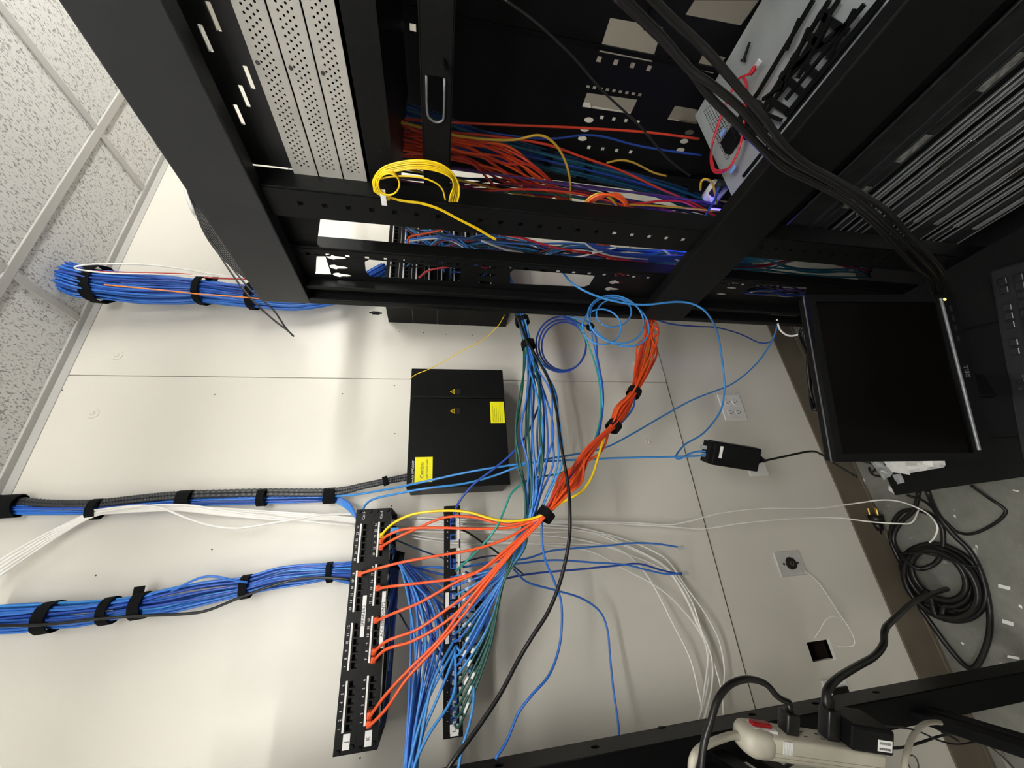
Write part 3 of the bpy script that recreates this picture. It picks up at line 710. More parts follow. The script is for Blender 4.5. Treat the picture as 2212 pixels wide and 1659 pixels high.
# ---------------------------------------------------------------- hanging black injector
def obox(name, a, b, w, h, m, parent, up=V((0, -1, 0)), bev=.002, taper=None):
    a, b = V(a), V(b); d = (b - a).normalized(); s = d.cross(up).normalized(); n = s.cross(d)
    bm = bmesh.new(); vs = box(bm, (0, -w / 2, -h / 2), ((b - a).length, w / 2, h / 2), bev, frame(a, d, s, n))
    return link(name, bm, m, parent)
pa, pb = P(1532, 976, Y=1.03), P(1632, 992, Y=1.03)
t = empty('power_injector', pb, 'black power injector box hanging against the wall from blue cables', 'power supply')
up = V((-.55, -1, 0)).normalized()
obox('case', pa, pb, .074, .040, 'bezel', t, up, .004)
obox('end_cap', pa + (pa - pb).normalized() * .014, pa - (pa - pb).normalized() * .002, .068, .035, 'bezel', t, up, .002)
d = (pb - pa).normalized(); sd = d.cross(up).normalized(); nn = sd.cross(d)
bm = bmesh.new(); cyl(bm, pb - d * .001, pb + d * .022, .024, 4, .010); link('strain_relief', bm, 'bezel', t)
bm = bmesh.new(); cyl(bm, pb + d * .02, pb + d * .034, .008, 10, .006); link('strain_relief', bm, 'blackc', t, True)
bm = bmesh.new(); box(bm, (.020, -.026, .0200), (.030, .012, .0206), F=frame(pa, d, sd, nn if nn.y < 0 else -nn)); link('sticker', bm, 'paper', t)
for s in (-.012, .012):
    bm = bmesh.new(); box(bm, (-.030, s - .006, -.005), (-.010, s + .006, .005), .001, frame(pa, d, sd, nn)); link('plug', bm, 'clear', t)
q = pb + d * .034
cable('black power lead running down from the hanging injector', 'blackc', [q, (1690, 987, 1.06), (1750, 975, 1.06), (1775, 982, 1.02), (1800, 1000, .98), (1850, 1030, .9)], .0035, name='power_cable', cat='power cable')
# ---------------------------------------------------------------- low shelf, monitor, keyboard
SZ = .305
cL = P(1933, 1070, Z=SZ)
sx0, sy1 = cL.x, cL.y
t = empty('low_shelf', (sx0 + .3, sy1 - .35, 0), 'low black steel shelf cart holding the monitor and keyboard', 'shelf')
bm = bmesh.new(); box(bm, (sx0, sy1 - .95, SZ - .006), (x0 - .02, sy1, SZ), .002); link('shelf_top', bm, 'black', t)
bm = bmesh.new(); box(bm, (sx0 + .002, sy1 - .95, SZ - .024), (sx0 + .006, sy1 - .002, SZ - .004), .001); link('shelf_lip', bm, 'black', t)
bm = bmesh.new(); box(bm, (sx0 + .004, sy1 - .006, SZ - .024), (x0 - .02, sy1 - .002, SZ - .004), .001); link('shelf_lip', bm, 'black', t)
for x, y in ((sx0 + .16, sy1 - .10), (sx0 + .16, sy1 - .80), (x0 - .06, sy1 - .10), (x0 - .06, sy1 - .80)):
    bm = bmesh.new(); box(bm, (x - .015, y - .015, 0), (x + .015, y + .015, SZ - .006), .002); link('leg', bm, 'black', t)
TLm, TRm, BLm = P(1807, 998, Y=.644), P(1744, 636, Y=.552), P(2152, 992, Y=.588)
ex = (TRm - TLm).normalized(); mw = (TRm - TLm).length; uy = (TLm - BLm); uy = (uy - ex * uy.dot(ex)); mh = uy.length; uy.normalize(); nz = ex.cross(uy)  # toward viewer
MF = frame(TLm - uy * mh, ex, uy, nz)
t = empty('computer_monitor', (TLm + TRm) / 2 - uy * mh, 'black square desktop monitor, dark screen, silver strip under it', 'monitor')
bz = .017
plate('bezel', rect(0, mw, 0, mh), [rect(bz, mw - bz, .045, mh - bz)], .008, 'bezel', t, MF @ Matrix.Translation((0, 0, -.004)))
bm = bmesh.new(); box(bm, (bz - .002, .043, -.006), (mw - bz + .002, mh - bz + .002, -.0045), F=MF); link('screen', bm, 'screen', t)
bm = bmesh.new(); box(bm, (.001, .001, -.030), (mw - .001, mh - .001, -.0085), .003, MF); box(bm, (.03, .03, -.055), (mw - .03, mh - .03, -.030), .012, MF); link('rear_shell', bm, 'bezel', t)
bm = bmesh.new(); box(bm, (.0, mh - .002, -.0135), (mw, mh + .0006, -.0115), F=MF); link('top_seam', bm, 'silver', t)
bm = bmesh.new(); cyl(bm, MF @ V((.022, .034, .001)), MF @ V((mw - .010, .036, .001)), .0034, 12); link('trim_strip', bm, 'silver', t)
text('DELL', .013, MF @ Matrix.Translation((mw * .515, .016, .0006)), 'silver', t, 'logo', .0006)
bm = bmesh.new(); cyl(bm, MF @ V((mw - .012, .026, 0)), MF @ V((mw - .012, .026, .0012)), .0028, 12); link('power_light', bm, 'amber', t)
for k in range(4):
    bm = bmesh.new(); box(bm, (mw - .034 - .024 * k - .006, .014, 0), (mw - .034 - .024 * k + .006, .019, .0008), F=MF); link('button', bm, 'key', t)
fc = MF @ V((mw / 2, 0, -.02))
bm = bmesh.new(); box(bm, (fc.x - .03, fc.y + .045, SZ + .010), (fc.x + .03, fc.y + .062, fc.z + .12), .003); link('stand_neck', bm, 'bezel', t)
bf = frame((fc.x, fc.y, SZ), (ex.x, ex.y, 0), V((0, 0, 1)).cross(V((ex.x, ex.y, 0))), (0, 0, 1))
bm = bmesh.new(); box(bm, (-.14, -.135, 0), (.14, .09, .012), .004, bf); link('stand_base', bm, 'bezel', t)
# keyboard
kF0 = P(2196, 936, Z=SZ + .02); kd = (P(2136, 600, Z=SZ + .02) - kF0); kd.z = 0; kd.normalize(); kn = V((0, 0, 1)).cross(kd)
KF = frame((kF0.x, kF0.y, SZ), kd, kn, (0, 0, 1))
t = empty('keyboard', KF @ V((.22, -.08, 0)), 'black computer keyboard lying in front of the monitor', 'keyboard')
bm = bmesh.new(); box(bm, (-.06, -.16, .001), (.40, .0, .018), .005, KF); link('keyboard_body', bm, 'key', t)
for r in range(6):
    yy = -.022 - r * .0195 - (.006 if r else 0)
    for c in range(20):
        xx = -.045 + c * .0215
        if r == 0 and (2 < c < 5 or c in (9,) or 12 < c < 20 and c % 4 == 1 or 5 <= c <= 8 and False): continue
        if r == 0 and 5 <= c <= 10: continue
        bm = bmesh.new(); box(bm, (xx - .0085, yy - .008, .018), (xx + .0085, yy + .008, .025), .0022, KF); link('key', bm, 'key', t)
text('DELL', .017, KF @ Matrix.Translation((.117, -.020, .0185)), 'chrome', t, 'logo', .0006)
# papers and a bag on the shelf
def sheet(name, px, label, cat, m, z=SZ + .001, th=.0012, crumple=0):
    bm = bmesh.new(); q = [P(u, v, Z=z) for u, v in px]; n = 6; g = []
    for i in range(n + 1):
        row = []
        for j in range(n + 1):
            a = q[0].lerp(q[1], i / n); b = q[3].lerp(q[2], i / n); p = a.lerp(b, j / n); p = p + V((0, 0, crumple * random.random())); row.append(p)
        g.append(row)
    T_ = [[bm.verts.new(p + V((0, 0, th))) for p in r] for r in g]; B_ = [[bm.verts.new(p) for p in r] for r in g]
    for i in range(n):
        for j in range(n):
            bm.faces.new((T_[i][j], T_[i + 1][j], T_[i + 1][j + 1], T_[i][j + 1])); bm.faces.new((B_[i][j], B_[i][j + 1], B_[i + 1][j + 1], B_[i + 1][j]))
    for i in range(n):
        for a in (0, n):
            bm.faces.new((T_[i][a], T_[i + 1][a], B_[i + 1][a], B_[i][a])); bm.faces.new((T_[a][i], T_[a][i + 1], B_[a][i + 1], B_[a][i]))
    return tag(link(name, bm, m), label, cat)
sheet('paper_slip', [(1903, 985), (1958, 985), (1968, 1026), (1922, 1018)], 'white printed slip of paper beside the clear bag on the shelf corner', 'paper', 'paper', SZ + .004, .001, .003)
sheet('paper_sleeve', [(1955, 980), (2040, 975), (2047, 1009), (1968, 1022)], 'crumpled translucent white sleeve under the monitor edge', 'paper', 'white', SZ + .001, .001, .014)
sheet('plastic_bag', [(1872, 985), (1905, 990), (1932, 1022), (1914, 1038)], 'crumpled clear plastic bag hanging over the shelf corner', 'bag', 'bag', SZ + .003, .001, .012)
sheet('plastic_piece', [(1928, 1026), (1946, 1023), (1956, 1042), (1940, 1046)], 'small clear plastic piece alone near the shelf corner', 'plastic', 'bag', SZ + .001, .001, .003)
deb = [((2170, 1268), 26, 7), ((2178, 1345), 24, 8), ((2190, 1420), 26, 5), ((2140, 1332), 9, 5), ((2045, 1328), 8, 5), ((1870, 1062), 8, 30), ((1926, 1058), 12, 9), ((2195, 1060), 14, 3), ((2110, 1180), 5, 4), ((2063, 1115), 5, 4), ((2080, 1390), 6, 4), ((2205, 1310), 7, 5)]
for i, ((u, v), a, b) in enumerate(deb):
    sheet('paper_scrap', [(u - a / 2, v - b), (u + a / 2, v - b * .1), (u + a / 2, v + b), (u - a / 2, v + b * .1)],
          'white paper scrap on the concrete floor, ' + ['beside the coil, longest one', 'lower right of the coil', 'lowest, by the rack post', 'small, left of the lowest long ones', 'small, under the coil', 'along the baseboard by the brass plug', 'under the shelf corner', 'thin, right edge', 'tiny, right of the coil top', 'tiny, above the coil', 'tiny, inside the lower loop', 'tiny, at the right edge'][i], 'scrap', 'paper', .001, .001, .001)

# ---------------------------------------------------------------- rack at the lower left
rX = -.372; ry0, ry1 = .936, .998
t = empty('open_rack', (-.66, .97, 0), 'black steel open rack along the bottom edge, seen from its side', 'rack')
def HX(u, v): p = P(u, v, X=rX); return (p.y, p.z)
hs = [disc(HX(u, v)[0], HX(u, v)[1], .0075, .0095, 16) for u, v in ((1430, 1573), (1625, 1545), (1762, 1521), (1893, 1497))]
z = HX(1430, 1573)[1] + .17
hs += [disc(.967, z, .0075, .0095, 16), disc(.967, z + .2, .0075, .0095, 16)]
plate('side_post', rect(ry0, ry1, .03, 2.2), hs, .003, 'black', t, frame((rX, 0, 0), (0, 1, 0), (0, 0, 1), (1, 0, 0)))
bm = bmesh.new(); box(bm, (rX - .055, ry0, .03), (rX, ry0 + .003, 2.2), .001); box(bm, (rX - .03, ry1 - .003, .03), (rX, ry1, 2.2), .001); link('post_flange', bm, 'black', t)
bm = bmesh.new(); box(bm, (rX - .50, ry0 - .02, .03), (rX - .47, ry1, 2.2), .001); link('side_post', bm, 'black', t)
bm = bmesh.new(); box(bm, (rX - .55, ry0 - .3, 0), (rX, ry1, .03), .002); link('rack_foot', bm, 'black', t)
def zX(u, v, x): return P(u, v, X=x).z
xA = -.40
for (a, b, w, mm) in [((1432, 1592), (1690, 1655), .016, 'bezel'), ((1505, 1588), (1760, 1655), .013, 'black'), ((1890, 1508), (2212, 1570), .012, 'dark'), ((1915, 1526), (2212, 1594), .015, 'bezel')]:
    p, q = P(*a, X=xA), P(*b, X=xA); z = (p.z + q.z) / 2
    bm = bmesh.new(); box(bm, (xA - .02, min(q.y, .40), z - w), (xA, ry0 + .01, z + w), .002)
    link('side_arm', bm, mm, t)
z_a, z_b = P(1500, 1600, X=-.42).z, P(1900, 1540, X=-.42).z
for za_, zb_, lab in ((z_a, 2.1, 'black equipment in the lower left rack, above the beige power strip'),):
    u = empty('rack_unit', (-.64, .9, za_), lab, 'rack unit')
    bm = bmesh.new(); box(bm, (-.83, .66, za_), (-.415, .93, zb_), .003); link('chassis', bm, 'dark', u)
    bm = bmesh.new(); box(bm, (-.84, .652, za_ + .005), (-.410, .66, zb_ - .005), .001); link('front_plate', bm, 'black', u)
# power strip
a, b = P(1606, 1592, D=.66), P(1886, 1632, D=.69)
d = (b - a).normalized(); upx = V((.85, -.25, .1)); upx = (upx - d * upx.dot(d)).normalized(); sd = upx.cross(d).normalized()
PF = frame(a, d, sd, upx); L = (b - a).length
t = empty('power_strip', a, 'beige power strip with lit red switch hanging by the lower rack', 'power strip')
bm = bmesh.new(); box(bm, (0, -.024, -.019), (L, .024, .018), .006, PF); link('strip_body', bm, 'beige', t, True)
bm = bmesh.new(); r = bmesh.ops.create_uvsphere(bm, u_segments=28, v_segments=16, radius=1)['verts']
for v in r:
    c = v.co; c.x = .033 * math.copysign(abs(c.x) ** .8, c.x); c.y = .0275 * math.copysign(abs(c.y) ** .7, c.y); c.z = .0225 * math.copysign(abs(c.z) ** .6, c.z); v.co = PF @ (c + V((.022, 0, .0)))
link('switch_housing', bm, 'beige', t, True)
bm = bmesh.new(); box(bm, (.012, -.006, .020), (.05, .006, .028), .002, PF); link('switch', bm, 'redlens', t)
bm = bmesh.new(); box(bm, (.010, -.012, .0165), (.058, .012, .0222), .002, PF); link('switch_bezel', bm, 'white', t)
for i in range(7):
    bm = bmesh.new(); box(bm, (.056 + i * .0028, -.0252, -.004), (.0572 + i * .0028, -.0238, .016), F=PF); link('grip_rib', bm, 'white', t)
for zz in (-.010, -.004):
    bm = bmesh.new(); box(bm, (.01, -.0245, zz), (L - .002, -.0238, zz + .0008), F=PF); link('groove', bm, 'groove', t)
for i in range(6):
    bm = bmesh.new(); x = .085 + i * .034
    if x > L - .01: break
    for s in (-.006, .006): box(bm, (x - .004, s - .001, .0178), (x + .004, s + .001, .0184), F=PF)
    link('outlet_slot', bm, 'void', t)
cable('thick beige cord of the power strip curving down out of frame', 'beige', [PF @ V((-.008, 0, 0)), PF @ V((-.03, -.003, 0)), (1520, 1612, .62), (1497, 1640, .60), (1494, 1690, .60)], .0062, axis='D', name='power_cable', cat='power cable', n=12)
def pend(x, h=.034): return PF @ V((x - .002, 0, .018 + h + .014))
def plug(x, t, w=.013, h=.034):
    bm = bmesh.new(); vs = box(bm, (x - w, -.012, .018), (x + w, .012, .018 + h), .004, PF); link('plug_body', bm, 'blackc', t, True)
    bm = bmesh.new(); cyl(bm, PF @ V((x, 0, .018 + h)), PF @ V((x - .002, 0, .018 + h + .014)), .0065, 12, .0048); link('strain_relief', bm, 'blackc', t, True)
e = pend(.088)
cc = cable('black power cord arching over the rack post from the plug by the red switch', 'blackc', [e, (1680, 1505, .66), (1655, 1478, .64), (1618, 1467, .62), (1580, 1477, .60), (1552, 1508, .585), (1535, 1560, .57), (1520, 1610, .56), (1511, 1690, .55)], .0052, axis='D', name='power_cable', cat='power cable', n=12)
plug(.088, cc)
e = pend(.172, .05)
cc = cable('heavy black power cord rising from the power strip to the floor coil', 'blackc', [e, (1784, 1520, .68), (1788, 1490, .69), (1810, 1465, .72), (1850, 1440, .78), (1888, 1418, .83), (1908, 1392, .86), (1911, 1362, .88), (1925, 1343, .92), (1975, 1300, 1.05), (2030, 1277, 1.2), (2085, 1262, 1.3), (2100, 1250, 1.35)], .0068, axis='D', name='power_cable', cat='power cable', n=12, seg=8)
plug(.172, cc, .013, .05)
t = empty('power_adapter', PF @ V((.24, 0, .02)), 'black wall adapter with a barcode label on the end of the power strip', 'adapter')
bm = bmesh.new(); box(bm, (.188, -.030, .019), (.275, .030, .060), .005, PF); link('adapter_body', bm, 'bezel', t)
fr = PF
bm = bmesh.new(); box(bm, (.238, -.0308, .026), (.268, -.0302, .044), F=PF); s = link('barcode_label', bm, 'paper', t)
bm = bmesh.new()
for i in range(14): box(bm, (.241 + i * .0018, -.0311, .037), (.2418 + i * .0018, -.0308, .041), F=PF); box(bm, (.241 + i * .0018, -.0311, .0285), (.2420 + i * .0018, -.0308, .032), F=PF)
link('barcode', bm, 'ink', s)
for lab, m, r, pl in [
    ('thin black adapter wire drooping right of the power strip', 'blackc', .0016, [(1900, 1568, .70), (1950, 1572, .72), (1985, 1580, .74), (2030, 1600, .78), (2070, 1608, .8), (2120, 1603, .8), (2160, 1630, .78), (2200, 1670, .76)]),
    ('black wire bowing below the end of the power strip', 'blackc', .0025, [(1898, 1614, .72), (1945, 1615, .75), (1985, 1605, .8), (2030, 1590, .85), (2060, 1585, .9)]),
    ('grey white cable arching across the bottom right corner', 'beige', .0045, [(1952, 1675, .66), (1958, 1630, .68), (1972, 1590, .72), (1995, 1565, .76), (2020, 1560, .8), (2045, 1563, .84), (2080, 1566, .88), (2105, 1576, .9), (2135, 1595, .86), (2165, 1630, .8), (2190, 1675, .76)]),
    ('short black wire end behind the looping grey cable', 'blackc', .003, [(2012, 1567, .85), (2040, 1583, .88), (2070, 1600, .9)]),
    ('small dark wire ring at the bottom right edge', 'darkrail', .0012, [(1962, 1633, .7), (1972, 1632, .7), (1980, 1640, .7), (1984, 1655, .7), (1980, 1668, .7), (1970, 1665, .7), (1960, 1645, .7), (1962, 1633, .7)]),
    ('black cable under the power strip at the bottom edge', 'blackc', .004, [(1745, 1636, .9), (1725, 1642, .85), (1700, 1655, .8), (1660, 1690, .75)]),
]: cable(lab, m, pl, r, axis='D', name='power_cable', cat='power cable')

# ---------------------------------------------------------------- floor cords
def ell(cu, cv, ru, rv, a0, a1, n, z0, z1, rot=0, g=0):
    out = []
    for i in range(n):
        a = math.radians(a0 + (a1 - a0) * i / (n - 1)); k = 1 + g * i / (n - 1)
        x, y = ru * k * math.cos(a), rv * k * math.sin(a); c, s = math.cos(rot), math.sin(rot)
        out.append((cu + x * c - y * s, cv + x * s + y * c, z0 + (z1 - z0) * i / (n - 1)))
    return out
R45 = math.radians(38)
turns = []
for k, (cu, cv, ru, rv, z) in enumerate([(2030, 1255, 92, 66, .010), (2036, 1252, 84, 58, .024), (2026, 1248, 76, 52, .030), (2032, 1262, 88, 62, .040), (2028, 1243, 66, 45, .044), (2040, 1258, 98, 72, .012)]):
    turns += ell(cu, cv, ru, rv, 20 * k, 20 * k + 370, 26, z, z + .004, R45)
coil('heavy black power cord coiled on the concrete floor', 'blackc', [turns], .0084, 'Z', 'power_cable_coil', 'cable coil', 3, 10)
for lab, r, pl in [
    ('black cord with a brass twist plug leading into the floor coil', .0068, [(1899, 1145, .03), (1906, 1180, .02), (1925, 1220, .012), (1955, 1262, .01), (1985, 1290, .01), (2020, 1310, .012), (2070, 1325, .02)]),
    ('black cord looping above the coil on the floor', .0068, [(1985, 1062, .05), (1975, 1100, .04), (1945, 1130, .03), (1930, 1160, .03), (1940, 1190, .04), (1975, 1225, .05), (2005, 1225, .03), (2030, 1205, .02), (2038, 1165, .015), (2030, 1130, .012), (1995, 1105, .012), (1950, 1105, .012), (1928, 1135, .012), (1925, 1170, .012), (1945, 1215, .012)]),
    ('heavy black cord from under the shelf sweeping past the coil', .0075, [(2003, 1060, .12), (2025, 1110, .05), (2060, 1155, .03), (2095, 1190, .02), (2120, 1240, .015), (2135, 1300, .012), (2138, 1360, .01), (2125, 1410, .009), (2105, 1442, .009), (2085, 1438, .009), (2050, 1400, .009), (2010, 1345, .009), (1985, 1310, .01)]),
    ('thin black cord looping out to the right from under the shelf', .0042, [(2100, 1050, .10), (2135, 1075, .03), (2165, 1095, .01), (2172, 1108, .008), (2150, 1130, .007), (2105, 1152, .007), (2070, 1150, .01), (2040, 1125, .02), (2000, 1085, .06), (1960, 1070, .10)]),
    ('thin black cord bundle crossing the coil', .003, [(1945, 1195, .06), (2000, 1196, .065), (2050, 1210, .06), (2090, 1222, .05), (2120, 1222, .045)]),
    ('thin black lead beside the clear bag behind the monitor', .0035, [(1860, 996, .20), (1885, 1003, .22), (1890, 1015, .2), (1880, 1020, .1), (1878, 1010, .06), (1885, 1025, .03), (1905, 1030, .03)]),
]: cable(lab, 'blackc', pl, r, axis='Z', name='power_cable', cat='power cable', n=10)
p, q = P(1899, 1145, Z=.03), P(1888, 1108, Z=.035); d = (q - p).normalized()
t = empty('twist_plug', p, 'black twist-lock plug with brass blades lying by the baseboard', 'plug')
bm = bmesh.new(); cyl(bm, p, p + d * .028, .013, 16, .017); cyl(bm, p + d * .028, p + d * .055, .024, 20, .025); link('plug_body', bm, 'blackc', t, True)
for s in range(3):
    a = s * 2.09; o_ = d.orthogonal().normalized(); w_ = d.cross(o_); c = p + d * .055 + (o_ * math.cos(a) + w_ * math.sin(a)) * .014
    bm = bmesh.new(); tube(bm, [c, c + d * .024], .004, 6); link('blade', bm, 'brass', t)
# black clutter behind the monitor
for lab, r, pl in [
    ('black cord hanging behind the monitor near the cabinet foot', .0045, [(1740, 700, 1.1), (1738, 735, 1.1), (1750, 745, 1.08), (1745, 780, 1.05), (1748, 830, 1.04), (1760, 880, 1.02), (1775, 890, 1.0)]),
    ('second black cord twisted behind the monitor near the baseboard', .0045, [(1735, 705, 1.12), (1728, 725, 1.12), (1742, 760, 1.08), (1752, 790, 1.06), (1750, 850, 1.04), (1757, 885, 1.0), (1775, 870, 1.0)]),
]: cable(lab, 'blackc', pl, r, axis='D', name='power_cable', cat='power cable')
cable('white cable looping out under the cabinet post near the floor', 'whitec', [(1678, 690, 1.25), (1685, 712, 1.25), (1703, 725, 1.22), (1725, 722, 1.2), (1745, 706, 1.2)], .003, axis='D')

# ---------------------------------------------------------------- cable bundles on the wall
bundle('blue network cable in the thick bundle that climbs to the ceiling beside the cabinet', 'thick blue bundle beside the cabinet', ['blue', 'dblue', 'blue'],
       [(142, 596, 1.10, .050), (175, 606, 1.11, .056), (215, 614, 1.125, .050), (300, 622, 1.14, .055), (380, 626, 1.15, .052), (440, 628, 1.155, .044), (500, 635, 1.155, .045), (560, 640, 1.16, .045), (650, 645, 1.16, .045), (760, 625, 1.17, .04), (835, 585, 1.18, .035)], 62, r=.0031, fill=.6, twist=.12, jit=.08)
for u, v, rr, wd, w_, tl in [(215, 614, .064, (60, 6), .032, None), (440, 628, .052, (60, 8), .020, (1, .015)), (548, 640, .050, (60, 5), .02, (1, 0)), (285, 622, .058, (60, 5), .001, (1, 0))]:
    if w_ > .002: strap('black hook-and-loop strap on the thick blue bundle, ' + {215: 'closest to the ceiling', 440: 'halfway to the cabinet', 548: 'right beside the cabinet post'}[u], u, v, 1.13 if u == 215 else 1.155, rr, wd, w_, tail=tl)
M['lorange'] = mat('light_orange_jacket', (.85, .26, .06), .4)
cable('orange cable lying along the front of the thick blue bundle', 'lorange', [(225, 615, 1.068), (300, 622, 1.08), (380, 630, 1.10), (440, 636, 1.103), (500, 640, 1.105), (560, 645, 1.11)], .0022)
cable('white cable in a long slack loop above the thick blue bundle', 'whitec', [(545, 600, 1.11), (470, 594, 1.10), (400, 582, 1.09), (330, 573, 1.08), (260, 570, 1.07), (200, 571, 1.06), (163, 576, 1.05), (175, 583, 1.06), (240, 590, 1.07), (330, 592, 1.09), (440, 596, 1.10), (550, 600, 1.11)], .0024)
cable('thin pinkish cable on the upper edge of the thick blue bundle', 'rorange', [(160, 580, 1.08), (200, 586, 1.08), (330, 590, 1.10), (400, 592, 1.11), (450, 600, 1.12), (560, 604, 1.12)], .0022)
# middle bundle
bundle('blue network cable in the bundle strapped to the ribbed conduits', 'blue bundle along the conduits', ['blue', 'blue', 'dblue'],
       [(-30, 1096, 1.19, .018), (60, 1100, 1.19, .018), (205, 1098, 1.195, .018), (300, 1092, 1.195, .017), (400, 1083, 1.195, .017), (570, 1079, 1.195, .015), (712, 1076, 1.195, .013)], 13, r=.0028, fill=.5, twist=.2)
for k, (o1, o2) in enumerate([(-4, 0), (4, 5)]):
    ps = pts3([(-20, 1076 + o1, 1.185), (100, 1088 + o1, 1.185), (205, 1088 + o1, 1.185), (300, 1078 + o1, 1.185), (400, 1069 + o1, 1.185), (570, 1064 + o1, 1.185), (715, 1063 + o1, 1.18), (790, 1046 + o2, 1.16), (833, 1037 + o2, 1.15), (886, 1026 + o2 * 1.4, 1.15)])
    sp = smooth_path(ps, 40); bm = bmesh.new(); tube(bm, sp, .0062, 10, rf=lambda i: 1 + .16 * math.sin(i * 2.2))
    tag(link('ribbed_conduit', bm, 'conduit', None, True), ['upper ribbed black conduit running into the fiber enclosure', 'lower ribbed black conduit running into the fiber enclosure'][k], 'conduit')
for u, v, rr, w_, lab in [(18, 1094, .030, .05, 'at the left edge of the photo'), (208, 1100, .027, .02, 'where the white cables join'), (401, 1079, .025, .032, 'the widest one'), (567, 1075, .024, .02, 'above the white cables'), (713, 1071, .023, .030, 'where the blue cables drop to the panels'), (833, 1039, .013, .014, 'on the two conduits beside the enclosure')]:
    strap('black strap on the conduits, ' + lab, u, v, 1.187 if u < 800 else 1.15, rr, (50, -3) if u < 800 else (50, -16), w_, flat=.9)
for k in range(8):
    cable('blue network cable turning down from the last strap into the back of panel J', ['blue', 'lblue'][k % 2], [(722, 1072 + k * 1.6, 1.19), (740, 1078 + k * 2, 1.19), (756, 1090 + k * 2, 1.18), (768 + k * .5, 1112 + k * 1.5, 1.16), (778, 1140, 1.13), (785, 1160 + k * 3, 1.10)], .0028, group='blue cables into the back of panel J')
# lower bundle
bundle('blue network cable in the strapped bundle rising left from panel J', 'blue bundle left of panel J', ['blue', 'lblue', 'blue', 'dblue'],
       [(-40, 1338, 1.17, .034), (60, 1334, 1.175, .034), (105, 1330, 1.175, .031), (170, 1326, 1.175, .030), (237, 1318, 1.175, .027), (300, 1308, 1.175, .027), (360, 1298, 1.175, .033), (450, 1280, 1.175, .032), (532, 1266, 1.175, .025), (600, 1248, 1.175, .028), (660, 1240, 1.175, .027), (712, 1236, 1.175, .024), (750, 1236, 1.17, .030), (790, 1238, 1.13, .036)], 34, r=.0029, fill=.5, twist=.15, jit=.15)
for u, v, rr, w_, tl, lab in [(108, 1333, .035, .026, None, 'farthest left'), (237, 1319, .031, .020, None, 'second from the left'), (305, 1308, .031, .024, (1, -.012), 'third, with a loose tail'), (533, 1267, .029, .018, None, 'where a loose blue loop ends'), (713, 1236, .0265, .012, None, 'narrow one next to panel J')]:
    strap('black strap on the blue bundle left of panel J, ' + lab, u, v, 1.175, rr, (50, -8), w_, tail=tl)
cable('loose blue cable arching off the bundle left of panel J', 'blue', [(370, 1278, 1.15), (400, 1262, 1.14), (430, 1249, 1.13), (455, 1245, 1.13), (480, 1248, 1.13), (510, 1255, 1.14), (535, 1258, 1.15)], .0027)
cable('black cable in the bundle left of panel J', 'blackc', [(-20, 1352, 1.13), (100, 1349, 1.135), (220, 1336, 1.145), (310, 1330, 1.15), (400, 1326, 1.15), (450, 1318, 1.15), (520, 1290, 1.145), (580, 1268, 1.14), (640, 1252, 1.14), (700, 1248, 1.145), (760, 1252, 1.14)], .0032)
# white riser cables
for k in range(5):
    o_ = k * 2.6
    cable('white cable in the group rising to the ceiling at the left edge', 'whitec', [(-30, 1228 + k * 9, 1.17), (60, 1174 + k * 7, 1.175), (140, 1133 + k * 4, 1.18), (205, 1104 + o_, 1.175), (260, 1097 + o_, 1.17), (340 + 10 * k, 1092 + o_, 1.17), (480, 1098 + o_ * 1.4, 1.175), (600, 1106 + o_ * 1.6, 1.18), (700, 1112 + o_, 1.19), (760, 1118 + o_, 1.20), (900, 1126 + o_, 1.20), (1000, 1128 + o_ * 1.2, 1.20)], .0026, group='white cables rising at the left', name='white_cable')
cable('white cable sagging below the other white ones left of panel J', 'whitec', [(205, 1102, 1.16), (300, 1092, 1.155), (350, 1098, 1.15), (400, 1118, 1.15), (450, 1134, 1.15), (500, 1141, 1.155), (540, 1138, 1.16), (620, 1125, 1.17), (700, 1112, 1.18), (770, 1110, 1.19)], .0026)
cable('white cable crossing over the other white ones left of panel J', 'whitec', [(205, 1108, 1.16), (300, 1094, 1.155), (400, 1091, 1.155), (500, 1105, 1.16), (600, 1118, 1.17), (700, 1130, 1.18), (770, 1136, 1.19)], .0026)
